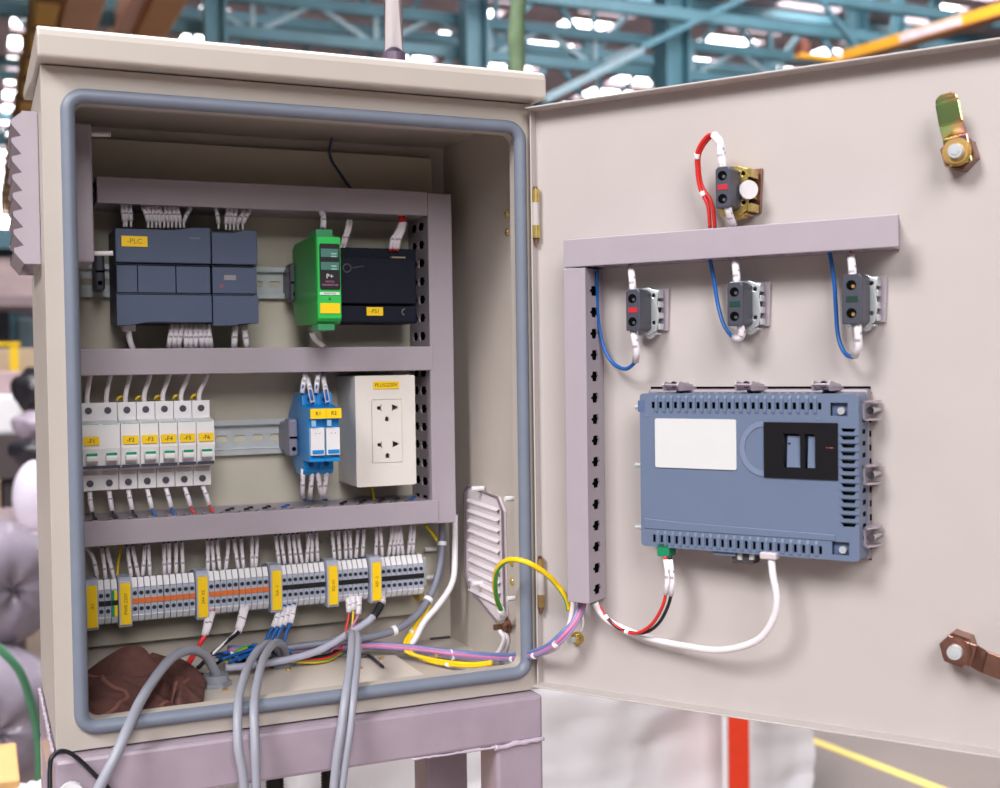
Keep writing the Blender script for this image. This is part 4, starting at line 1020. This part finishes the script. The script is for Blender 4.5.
# =================================================================== ON THE DOOR: SWITCH BLOCKS
def switch(px, py, nf, label, accent, metal, big=False, w_=.0064, h=.0165):
    c = Q(px, py, nf); u, z = c.x, c.z
    root = thing('switch_block', label, 'switch', (u, 0, z-.02), DOOR, 'push button contact blocks on the door')
    def sp(mb, n, m, parent=root, **k): return mb.build(n, m, parent, DOOR, **k)
    yb_ = -nf+.021
    b = MB(); b.prism([(u-w_, z-h), (u-w_, z+h-.002), (u-w_+.002, z+h), (u+w_-.002, z+h), (u+w_, z+h-.002), (u+w_, z-h+.002), (u+w_-.002, z-h)], 'y', -nf, yb_, holes=[])
    body = sp(b, 'contact_block', char_m, bevel=.0009)
    for dz in (h*.56, -h*.56):
        s = MB(); s.cyl((u-.0005, -nf+.0002, z+dz), (u-.0005, -nf-.0004, z+dz), .0036, 12); t = s.build('terminal_hole', dark_m, body, DOOR)
        s = MB(); s.cyl((u+.001, -nf-.0003, z+dz-.001), (u+.001, -nf-.0009, z+dz-.001), .0013, 10); s.build('terminal_screw', brass if w_ > .007 else mat('dim_steel', (110, 112, 118), .4, metal=.8), body, DOOR)
    s = MB(); s.box(u-.0042, u+.0040, -nf-.0004, -nf+.0005, z-.0021, z+.0021); s.build('colour_mark', accent, body, DOOR)
    # mounting collar: stepped bracket with lugs and holes
    cw = .0125
    hol = [circ(u-.007, z+.012, .0018, 8), circ(u+.008, z+.012, .0018, 8), circ(u+.008, z-.010, .0018, 8), circ(u-.006, z-.012, .0018, 8)]
    outl = [(u-cw, z-.017), (u-cw+.006, z-.020), (u+.004, z-.020), (u+cw-.002, z-.016), (u+cw, z-.005), (u+cw-.0015, z+.006), (u+cw, z+.015), (u+.004, z+.0185), (u-cw, z+.0185)]
    b = MB(); b.prism(outl, 'y', yb_, yb_+.0018, holes=hol)
    b.prism([(u-cw, z+.0165), (u+cw, z+.0145), (u+cw, z+.0165), (u-cw, z+.0185)], 'y', yb_+.0018, -.0045)
    for dz in (-.013, -.004, .005, .0125):
        b.box(u+cw-.0016, u+cw, yb_+.0018, -.0045, z+dz-.0026, z+dz+.0022)
    b.box(u-.010, u+.010, yb_+.002, -.0045, z-.0195, z-.0180)
    sp(b, 'mounting_collar', metal, bevel=.0005)
    s = MB(); s.cyl((u, yb_+.001, z), (u, -.0015, z), .0095, 20); sp(s, 'barrel', black_m)
    s = MB(); s.cyl((u+.004, yb_+.004, z-.0195), (u+.004, -.004, z-.0172), .0032, 10); s.cyl((u+.004, yb_+.003, z-.0195), (u+.004, yb_+.001, z-.0195), .0036, 10); sp(s, 'clamp_screw', steel if not big else brass)
    b = MB(); b.prism([(u-.0145, z-.0165), (u+.0150, z-.0165), (u+.0165, z+.018), (u-.0145, z+.018)], 'y', -.0035, -.0003); sp(b, 'base_plate', silver if not big else bronze, bevel=.0006)
    if big:
        s = MB(); s.cyl((u+.0110, -nf+.022, z-.001), (u+.0135, -nf+.0185, z-.001), .0072, 20); s.build('white_knob', mat('knob_white', (206, 202, 204), .4), root, DOOR, bevel=.001)
        for dz in (-.014, .012): B(u+cw-.001, u+cw+.002, -.022, -.006, z+dz-.003, z+dz+.003).build('gold_lug', goldz, root, DOOR)
    return c
switch(723, 187, .043, 'topmost contact block with gilt collar and white knob, above the door duct', mat('mark_crimson', (176, 34, 50), .45), goldz, True, .0062, .0155)
switch(633, 310, .036, 'contact block with a red mark, left one hanging below the door duct', MATS['mark_crimson'], steel)
switch(735, 304, .036, 'contact block with a dark green mark, middle one below the door duct', mat('deep_green', (20, 60, 50), .4), steel)
switch(852, 299, .036, 'contact block with brass terminal screws, right one below the door duct', mat('deep_green2', (22, 52, 44), .4), steel, False, .0074, .0180)
# switch wires
def dw(pts, m, label, sl=(), r=.0016, group=None, **k): return wire([Q(*p) for p in pts], r, m, label, group, sl, frame=DOOR, sr=.0030, n=10, **k)
dw([(722, 170, .039), (721, 155, .037), (719, 139, .034), (709, 135, .030), (698, 150, .026), (697, 168, .022), (700, 188, .020), (708, 206, .020), (710, 228, .020)], red_w, 'left red wire looping up from the topmost contact block', [(.0, .28)], ties=(.50, .76))
dw([(724, 172, .039), (722, 156, .036), (720, 141, .032), (711, 137, .028), (700, 152, .024), (699, 168, .020), (702, 186, .018), (712, 204, .018), (715, 228, .018)], red_w, 'right red wire looping up from the topmost contact block', [(.0, .26)])
dw([(727, 205, .039), (729, 213, .036), (732, 222, .030), (735, 230, .022)], white_w, 'white-sleeved wire below the topmost contact block', [(.0, .8)], r=.0012)
for (xx, yy, nm, cap) in ((633, 291, 'left', red_w), (737, 284, 'middle', white_w), (853, 280, 'right', red_w)):
    dw([(xx, yy+3, .030), (xx-.5, yy-8, .029), (xx-1.5, yy-18, .025), (xx-2.5, yy-28, .019)], cap, 'sleeved wire rising from the %s lower contact block into the door duct' % nm, [(.0, .86)], r=.0012, group='sleeved wires between door duct and contact blocks')
dw([(633, 329, .030), (635, 341, .030), (637, 353, .028), (635, 362, .024), (625, 369, .018), (612, 362, .012), (603, 345, .010), (598, 318, .010), (597, 290, .012), (597, 270, .016)], blue_w, 'blue wire looping under the left lower contact block', [(.0, .20)])
dw([(740, 324, .030), (742, 333, .028), (738, 339, .026), (732, 336, .022), (724, 325, .018), (718, 305, .014), (714, 280, .014), (709, 255, .016)], blue_w, 'blue wire looping under the middle lower contact block', [(.0, .20)])
dw([(857, 320, .030), (858, 335, .030), (858, 350, .027), (853, 357, .023), (844, 352, .018), (838, 335, .014), (836, 310, .012), (834, 280, .012), (829, 248, .014)], blue_w, 'blue wire looping under the right lower contact block', [(.0, .24)])
# ground tag wire on door
wire([Q(582, 612, .012), Q(583, 622, .012), Q(581, 632, .008)], .0012, white_w, 'thin white earth tail above the door ground stud', frame=DOOR)

# =================================================================== THE HALL
FZ = -.95
floor_m = mat('hall_floor', (138, 125, 120), .35, noise=.10, nscale=1.2)
o = B(-15, 45, -10, 60, FZ-.1, FZ).build('floor', floor_m, origin=V((0, 0, FZ))); o['kind'] = 'structure'
a0, a1 = G(806, 738, FZ), G(960, 797, FZ); d = (a1-a0).normalized(); a0 = a0-d*.6; a1 = a1+d*3; nrm = V((-d.y, d.x, 0))*.02
s = MB(); s.add([a0-nrm, a1-nrm, a1+nrm, a0+nrm, a0-nrm+V((0, 0, .002)), a1-nrm+V((0, 0, .002)), a1+nrm+V((0, 0, .002)), a0+nrm+V((0, 0, .002))], [(4, 5, 6, 7), (0, 1, 5, 4), (3, 2, 6, 7)])
o = s.build('trim_1', mat('floor_line_yellow', (250, 220, 120), .5)); o['kind'] = 'structure'
# deck roof with translucent skylight strips
RZ = 7.0
deck = mat('roof_deck', (178, 162, 168), .7, noise=.15, nscale=2)
sky_m = mat('skylight_panel', (255, 253, 255), .5, emit=9)
strips = [(.74, 1.28), (3.95, 4.5), (8.7, 9.4), (10.7, 11.9), (14.0, 15.4), (16.9, 17.7), (24, 25)]
s = MB(); x = -15
for a, c in strips:
    s.box(x, a, 6, 60, RZ, RZ+.1); x = c
s.box(x, 45, 6, 60, RZ, RZ+.1)
y = 6
for a, c in strips:
    yy = 6
    while yy < 60: s.box(a, c, yy, yy+.5, RZ, RZ+.1); yy += 1.7
o = s.build('ceiling', deck); o['kind'] = 'structure'
for i, (a, c) in enumerate(strips):
    s = MB(); s.box(a, c, 6, 60, RZ+.11, RZ+.14); o = s.build('window_%d' % (i+1), sky_m); o['kind'] = 'structure'
o = B(-15, 45, 46, 46.3, FZ, RZ).build('wall_back', mat('far_wall', (120, 118, 130), .8, noise=.2, nscale=.6)); o['kind'] = 'structure'
teal = mat('teal_steel', (74, 118, 132), .5, noise=.12, nscale=3)
teal_l = mat('pale_teal_steel', (136, 160, 170), .5, noise=.1, nscale=3)
def beam(mb, p0, p1, w_, h):
    p0, p1 = V(p0), V(p1); d = (p1-p0).normalized(); up = V((0, 0, 1)) if abs(d.z) < .9 else V((0, 1, 0)); sd_ = d.cross(up).normalized(); up = sd_.cross(d)
    vs = []
    for p in (p0, p1):
        for a, c in ((-1, -1), (1, -1), (1, 1), (-1, 1)): vs.append(p+sd_*a*w_/2+up*c*h/2)
    mb.add(vs, [(0, 1, 2, 3), (4, 5, 6, 7), (0, 1, 5, 4), (1, 2, 6, 5), (2, 3, 7, 6), (3, 0, 4, 7)])
def truss(y, x0, x1, z0, z1, step, label, ch=.13, wb=.07, col2=None, ph=0):
    root = thing('roof_truss', label, 'truss', ((x0+x1)/2, y, z0), group='teal roof trusses of the hall')
    for z in (z0, z1):
        s = MB(); beam(s, (x0, y, z), (x1, y, z), .15, ch); s.build('chord', teal, root)
    s = MB(); x = x0+ph; 
    while x < x1-step:
        beam(s, (x, y, z1), (x+step/2, y, z0), wb, wb); beam(s, (x+step/2, y, z0), (x+step, y, z1), wb, wb); beam(s, (x+step/2, y, z0), (x+step/2, y, z1), wb, wb); x += step
    s.build('webbing', col2 or teal_l, root)
truss(14.0, -4, 26, 4.42, 4.86, 1.6, 'nearest low teal truss with pale V-shaped webbing', .14, .06)
truss(13.2, -4, 26, 5.02, 5.50, 40, 'teal twin beam just above the nearest truss', .15, .06)
truss(18.0, -6, 34, 5.75, 6.85, 1.9, 'teal roof truss, second row back', .16, .08, teal)
truss(22.5, -6, 38, 5.6, 6.9, 2.2, 'teal roof truss, third row back', .16, .09, teal)
truss(27.0, -6, 42, 5.2, 6.9, 2.6, 'teal roof truss, fourth row back', .18, .10, teal)
truss(33.0, -6, 44, 4.6, 6.9, 3.2, 'teal roof truss, fifth and farthest row', .2, .12, teal)
def column(px, y, w_, label):
    q = A(px, 40, y); root = thing('steel_column', label, 'column', (q.x, y, FZ), group='teal steel columns of the hall')
    B(q.x-w_/2, q.x+w_/2, y-.02, y+.02, FZ, RZ).build('web', teal, root)
    for k in (-1, 1): B(q.x+k*w_/2-.02, q.x+k*w_/2+.02, y-w_/2, y+w_/2, FZ, RZ).build('flange', teal, root)
for px, y, w_, l in ((215, 13.7, .22, 'teal column above the left part of the cabinet roof'), (474, 13.7, .28, 'teal column right of the metal conduit'), (672, 13.7, .36, 'wide teal column above the door centre'), (857, 13.7, .22, 'teal column just left of the yellow crane girder'), (898, 16, .16, 'slim teal column above the yellow girder, left one'), (935, 16, .14, 'slim teal column above the yellow girder, right one'), (3, 42, .6, 'teal column far behind on the left')):
    column(px, y, w_, l)
for (a, c, y0, y1, w_, l) in (((543, 100), (642, 50), 11, 13, .07, 'long diagonal teal strut right of the cabinet roof'), ((640, 48), (760, -10), 13, 13.2, .08, 'diagonal teal strut above the door centre'), ((820, 0), (858, 48), 13, 13, .06, 'dark thin strut left of the yellow girder')):
    s = MB(); beam(s, A(a[0], a[1], y0), A(c[0], c[1], y1), w_, w_); tag(s.build('brace_strut', teal_l if 'long' in l else teal), l, 'strut')
# crane beams running away from the camera on the left
def along(px0, py0, z, y0, y1, w_, h, name, label, m, cat):
    q = G(px0, py0, z)
    b = MB(); b.box(q.x-w_/2, q.x+w_/2, y0, y1, z, z+h)
    return tag(b.build(name, m, bevel=.02), label, cat)
amber = mat('amber_paint', (246, 190, 84), .5, noise=.2, nscale=1.5)
brownp = mat('tan_paint', (222, 172, 130), .5, noise=.12, nscale=1)
gb = thing('crane_girder', 'amber ribbed crane girder receding at the upper left', 'crane', (.8, 12, 4))
B(.60, .83, 6, 40, 4.0, 4.5).build('girder', amber, gb, bevel=.02)
for i in range(26):
    B(.575, .845, 7+i*1.2, 7.12+i*1.2, 3.95, 4.55).build('rib', mat('brown_rib', (120, 76, 34), .6), gb)
along(87, 0, 4.0, 5, 24, .38, .5, 'crane_beam', 'tan box beam above the left corner of the cabinet roof', brownp, 'crane')
along(140, 0, 4.2, 5, 24, .17, .35, 'crane_beam', 'narrow pinkish crane beam, third from the left', mat('pinkish_paint', (232, 190, 168), .5), 'crane')
along(171, 0, 4.1, 5, 24, .34, .5, 'crane_beam', 'brown box beam, rightmost of those above the cabinet roof', mat('brown_paint', (214, 156, 98), .5, noise=.1, nscale=1), 'crane')
# yellow girder on the right
gy_ = thing('crane_girder', 'yellow overhead crane girder with a blank white panel at the upper right', 'crane', (10, 9, 4))
e0, e1 = G(846, 57, 4.0), G(1000, 11, 4.0); ed = (e1-e0).normalized(); e1 = e1+ed*3; en = V((-ed.y, ed.x, 0))
cy_ = mat('crane_yellow', (226, 160, 40), .45, noise=.06, nscale=1)
mb_ = MB(); beam(mb_, e0, e1, .16, .13); mb_.build('girder', cy_, gy_, bevel=.01)
mb_ = MB(); beam(mb_, e0-V((0, 0, .07)), e1-V((0, 0, .07)), .22, .02); mb_.build('lower_flange', mat('crane_brown', (150, 96, 50), .5), gy_)
for sg in (-1, 1):
    mb_ = MB(); beam(mb_, e0+ed*.9+en*.083*sg, e0+ed*1.75+en*.083*sg, .006, .09); mb_.build('sign_panel', mat('panel_lilac', (206, 192, 200), .5, noise=.08, nscale=8), gy_)
tp = A(803, 47, 12.0)
s = MB(); s.box(tp.x-.08, tp.x+.8, 11.95, 12.1, tp.z-.15, tp.z-.09); yb0 = tag(s.build('crane_rail', MATS['crane_yellow'], bevel=.02), 'short yellow rail at the left end of the yellow crane girder', 'crane')
s = MB(); s.box(tp.x-.06, tp.x+.06, 11.95, 12.1, tp.z-.09, tp.z+.06); s.sphere((tp.x+.02, 12.02, tp.z+.06), .06, 10, 8); tag(s.build('hoist_trolley', mat('rust_brown', (120, 66, 50), .6)), 'small rusty brown hoist trolley above the door edge', 'hoist')

# --- wrapped load behind the cabinet
def wrapped(x0, x1, y0, y1, z0, z1, name, label, m, cat, amp=.03, tone=6):
    nx, nz = 80, 40; rnd = random.Random(5)
    b = MB()
    import mathutils.noise as mn
    def disp(p): return V((0, 0, 0))+mn.noise_vector(p*3.2)*amp+mn.noise_vector(p*9)*amp*.35+mn.noise_vector(V((p.x*4, p.y*4, p.z*24)))*amp*.25
    faces = [((x0, y0, z0), (x1-x0, 0, 0), (0, 0, z1-z0)), ((x1, y0, z0), (0, y1-y0, 0), (0, 0, z1-z0)), ((x0, y1, z0), (0, y0-y1, 0), (0, 0, z1-z0)), ((x0, y0, z1), (x1-x0, 0, 0), (0, y1-y0, 0))]
    for o_, du, dv in faces:
        o_, du, dv = V(o_), V(du), V(dv); vs = []; fs = []
        for j in range(nz+1):
            for i in range(nx+1):
                p = o_+du*(i/nx)+dv*(j/nz); dd = disp(p); 
                if p.z < z0+.02: dd.z = 0
                vs.append(p+dd)
        for j in range(nz):
            for i in range(nx):
                a = j*(nx+1)+i; fs.append((a, a+1, a+nx+2, a+nx+1))
        b.add(vs, fs, 0, True)
    return tag(b.build(name, m), label, cat)
film = mat('white_film', (226, 224, 228), .35, noise=.04, nscale=4, coat=.4)
wp = wrapped(.60, A(812, 760, 1.72).x, 1.72, 2.7, FZ, -.12, 'wrapped_pallet_load', 'large load wrapped in crinkled white film, behind the stand and below the door', film, 'wrapped load', .045)
q0_, q1q = A(725, 740, 1.61), A(748, 740, 1.61)
s = MB(); s.box(q0_.x+.004, q1q.x-.004, 1.60, 1.615, FZ, -.14); o = tag(s.build('marker_post', mat('signal_red', (236, 62, 30), .45)), 'bright red vertical band with white edges in front of the wrapped load', 'marker post')
B(q0_.x-.004, q0_.x+.002, 1.60, 1.615, FZ, -.14).build('white_edge', white_m, o); B(q1q.x-.002, q1q.x+.004, 1.60, 1.615, FZ, -.14).build('white_edge', white_m, o)

# --- left side background: wrapped coils, bags, racks
grey_film = mat('grey_film', (134, 124, 138), .35, noise=.15, nscale=14, coat=.3)
def coil(c, R, r, label, tilt=.3, sc=1.0):
    n, m_ = 48, 20; vs = []; fs = []
    for i in range(n):
        a = 2*pi*i/n
        for j in range(m_):
            bb = 2*pi*j/m_; rr_ = r*(1+.025*sin(5*a+bb*2)+.02*sin(23*a-9*bb)+.02*sin(11*bb+3*a))
            p = V(((R+rr_*cos(bb))*cos(a), rr_*sin(bb)*sc, (R+rr_*cos(bb))*sin(a)))
            p = Matrix.Rotation(tilt, 3, 'Z') @ p
            vs.append(V(c)+p)
    for i in range(n):
        for j in range(m_): fs.append((i*m_+j, i*m_+(j+1) % m_, ((i+1) % n)*m_+(j+1) % m_, ((i+1) % n)*m_+j))
    return tag(MB().add(vs, fs, 0, True).build('wrapped_coil', grey_film), label, 'coil', 'film-wrapped coils at the left')
c1 = A(-12, 585, 1.7); coil(c1, .05, .085, 'grey film-wrapped coil at the left edge, upper one', .5, 1.3)
c2 = A(-14, 720, 1.6); coil(c2, .055, .095, 'grey film-wrapped coil at the left edge, lower one', .2, 1.3)
w1, w2 = A(0, 640, 1.35), A(38, 720, 1.42)
s = MB(); s.tube(smoothpath([A(-20, 630, 1.4), A(3, 652, 1.40), A(20, 672, 1.41), A(30, 700, 1.43), A(38, 740, 1.45), A(40, 800, 1.45)]), .0075, 8)
tag(s.build('strap', mat('strap_green', (70, 130, 96), .6)), 'green strap slung over the film-wrapped coils at the left', 'strap')
c3 = A(36, 498, 2.6); s = MB(); s.sphere(c3, .062, 20, 14, (1.0, .9, 1.7)); tag(s.build('sack', mat('white_sack', (214, 206, 222), .5, noise=.1, nscale=8), origin=V((c3.x, c3.y, c3.z-.11))), 'pale stuffed sack behind the left cabinet wall', 'sack')
import mathutils.noise as mn_
def lump(c, r, sc, m, name, label, cat, amp=.25):
    s = MB(); s.sphere((0, 0, 0), 1, 28, 18)
    s.v = [V(c)+V((v.x*sc[0], v.y*sc[1], v.z*sc[2]))*r*(1+amp*mn_.noise(v*1.7+V(c))) for v in s.v]
    return tag(s.build(name, m), label, cat)
blackbag = mat('black_bag', (34, 32, 38), .35, noise=.2, nscale=10)
lump(A(36, 390, 3.0), .060, (1, 1, 1.15), blackbag, 'bin_bag', 'black bag on top of the pile behind the left cabinet wall', 'bag', .35)
lump(A(36, 425, 2.9), .055, (1.1, 1, .8), mat('mauve_bag', (150, 138, 152), .4), 'bin_bag', 'mauve bag squeezed between two black bags at the left', 'bag', .3)
lump(A(34, 452, 2.8), .055, (1.1, 1, .8), blackbag, 'bin_bag', 'black bag lying just above the pale sack at the left', 'bag', .35)
q = A(10, 540, 2.4)
tb = thing('work_table', 'low grey bench behind the film-wrapped coils at the left', 'bench', (q.x, 2.6, FZ))
B(q.x-.7, q.x+.40, 2.3, 3.2, q.z-.05, q.z).build('top', mat('bench_grey', (150, 132, 136), .6, noise=.1, nscale=5), tb, bevel=.005)
for a, c in ((-.68, 2.32), (.38, 2.32), (-.68, 3.12), (.38, 3.12)): B(q.x+a, q.x+a+.06, c, c+.06, FZ, q.z-.05).build('leg', char_m, tb)
# racks far left
def farbox(px0, px1, py0, py1, y, dy, name, label, m, cat):
    a, c = A(px0, py1, y), A(px1, py0, y); return tag(B(a.x, c.x, y, y+dy, a.z, c.z).build(name, m, bevel=.01), label, cat)
rk = thing('storage_rack', 'tall storage rack far behind at the left, teal upper beam and mauve shelf board', 'storage rack', (0, 8.4, FZ))
za_, zb_2 = A(0, 228, 8.0).z, A(0, 248, 8.0).z; zc_, zd_ = A(0, 296, 8.0).z, A(0, 306, 8.0).z
B(-1.2, .9, 8.0, 8.8, zb_2, za_).build('beam', teal, rk); B(-1.2, .9, 8.0, 8.8, zd_, zc_).build('shelf_board', mat('mauve_board', (150, 132, 140), .6), rk)
for xx in (-1.2, .82):
    for yy in (8.0, 8.72): B(xx, xx+.08, yy, yy+.08, FZ, za_).build('post', teal, rk)
tag(B(-1.0, .7, 8.1, 8.7, zc_, A(0, 256, 8.0).z).build('stacked_sheets', mat('pink_sheets', (190, 168, 170), .6, noise=.2, nscale=6)), 'stack of pinkish sheets on the far left rack shelf', 'sheets')
def farbox(px0, px1, py0, py1, y, dy, name, label, m, cat, ground=True):
    a, c = A(px0, py1, y), A(px1, py0, y); return tag(B(a.x, c.x, y, y+dy, FZ if ground else a.z, c.z).build(name, m, bevel=.01), label, cat)
farbox(-80, 10, 310, 345, 9.2, .5, 'machine_housing', 'dark machine housing far behind at the left', mat('dark_machine', (60, 66, 76), .6), 'machine')
farbox(18, 34, 318, 342, 9.5, .4, 'machine_cabinet', 'pale blue machine cabinet far behind at the left', mat('pale_blue_panel', (150, 178, 190), .5), 'machine')
a_ = A(-60, 346, 7); c_ = A(20, 342, 7)
br = thing('floor_barrier', 'yellow rail far behind at the left', 'barrier', ((a_.x+c_.x)/2, 7, FZ))
B(a_.x, c_.x, 7, 7.08, a_.z, c_.z).build('rail', yellow_m, br)
for xx in (a_.x, c_.x-.06): B(xx, xx+.05, 7.01, 7.06, FZ, a_.z).build('post', yellow_m, br)
farbox(-60, 50, 348, 372, 7.6, .6, 'crate', 'beige crate behind the yellow rail at the left', mat('beige_crate', (206, 180, 150), .6), 'crate')
za_ = A(0, 394, 4.2).z; zb_2 = A(0, 436, 4.2).z; x0_ = A(-80, 400, 4.2).x; x1_ = A(23, 400, 4.2).x
tag(B(x0_, x1_, 4.3, 4.9, za_, za_+.09).build('crate', mat('mauve_crate', (170, 146, 150), .6), bevel=.01), 'mauve crate on the white wrapped bale', 'crate')
tag(B(x0_, x1_, 4.2, 5.0, zb_2, za_).build('wrapped_bale', film, bevel=.02), 'white wrapped bale left of the black bags', 'bale')
zc_ = A(0, 480, 4.1).z
tr = thing('low_trestle', 'dark trestle under the white wrapped bale', 'trestle', ((x0_+x1_)/2, 4.6, FZ))
B(x0_, x1_, 4.15, 5.0, zc_, zb_2).build('deck', mat('dark_pallet', (70, 60, 62), .7), tr)
for xx in (x0_, x1_-.08): B(xx, xx+.07, 4.2, 4.95, FZ, zc_).build('leg', MATS['dark_pallet'], tr)
q = A(0, 775, 1.15)
cbx = B(q.x-.09, A(18, 775, 1.1).x, 1.0, 1.2, FZ, A(10, 781, 1.0).z).build('cardboard_box', mat('cardboard', (206, 160, 104), .8, noise=.06, nscale=20), bevel=.002)
tag(cbx, 'cardboard box corner at the very bottom left', 'box')
q = A(32, 784, 1.0); lump(q-V((0, 0, .03)), .03, (1.2, 1, 1.1), mat('paper_white', (216, 214, 222), .7), 'crumpled_paper', 'crumpled white paper beside the cardboard box corner', 'paper', .6)

# high bright wall window far left
o = B(A(-40, 200, 30).x, A(9, 200, 30).x, 30, 30.05, A(0, 228, 30).z, A(0, 168, 30).z).build('window_20', sky_m); o['kind'] = 'structure'

# =================================================================== LIGHT
w = bpy.data.worlds.new('hall_daylight'); SC.world = w; w.use_nodes = True
bg = w.node_tree.nodes['Background']; bg.inputs['Color'].default_value = (.93, .95, 1.0, 1); bg.inputs['Strength'].default_value = .04
def area(name, loc, target, size, power, col=(1, 1, 1)):
    l = bpy.data.lights.new(name, 'AREA'); l.shape = 'SQUARE'; l.size = size; l.energy = power; l.color = col
    o = bpy.data.objects.new(name, l); COL.objects.link(o); o.location = loc
    o.rotation_euler = (V(target)-V(loc)).to_track_quat('-Z', 'Y').to_euler(); return o
kl = area('tall_hall_window', (-.7, -4.7, 3.15), (.25, 0, .25), 2.2, 256, (1, .978, .985)); kl.data.shape = 'RECTANGLE'; kl.data.size_y = 2.9
area('roof_skylight_left', (-4.2, -2.3, 4.2), (.2, 0, .2), 2.0, 405, (1, .98, .99))
area('roof_skylight_above', (.2, 1.6, 6.5), (.2, .2, .2), 3.0, 800, (1, .99, 1))
area('hall_fill_rear', (8, 8, 6.6), (8, 14, 4), 6, 900, (.97, .98, 1))  # added fill that brightens the dim hall behind, not a fixture there

# =================================================================== CAMERA
cam = bpy.data.cameras.new('camera'); co = bpy.data.objects.new('camera', cam); COL.objects.link(co); SC.camera = co
cam.sensor_fit = 'HORIZONTAL'; cam.sensor_width = 36; cam.lens = FPX*36/1000; cam.clip_start = .02; cam.clip_end = 200
co.matrix_world = Matrix(((_r.x, _u.x, -_w.x, CAM.x), (_r.y, _u.y, -_w.y, CAM.y), (_r.z, _u.z, -_w.z, CAM.z), (0, 0, 0, 1)))
cam.dof.use_dof = True; cam.dof.focus_distance = 1.02; cam.dof.aperture_fstop = 7.0
vs_ = SC.view_settings; vs_.view_transform = 'Standard'; vs_.look = 'None'; vs_.gamma = 1; vs_.use_curve_mapping = False; vs_.exposure = 0.0
for o in bpy.data.objects:
    if '_M' in o: del o['_M']
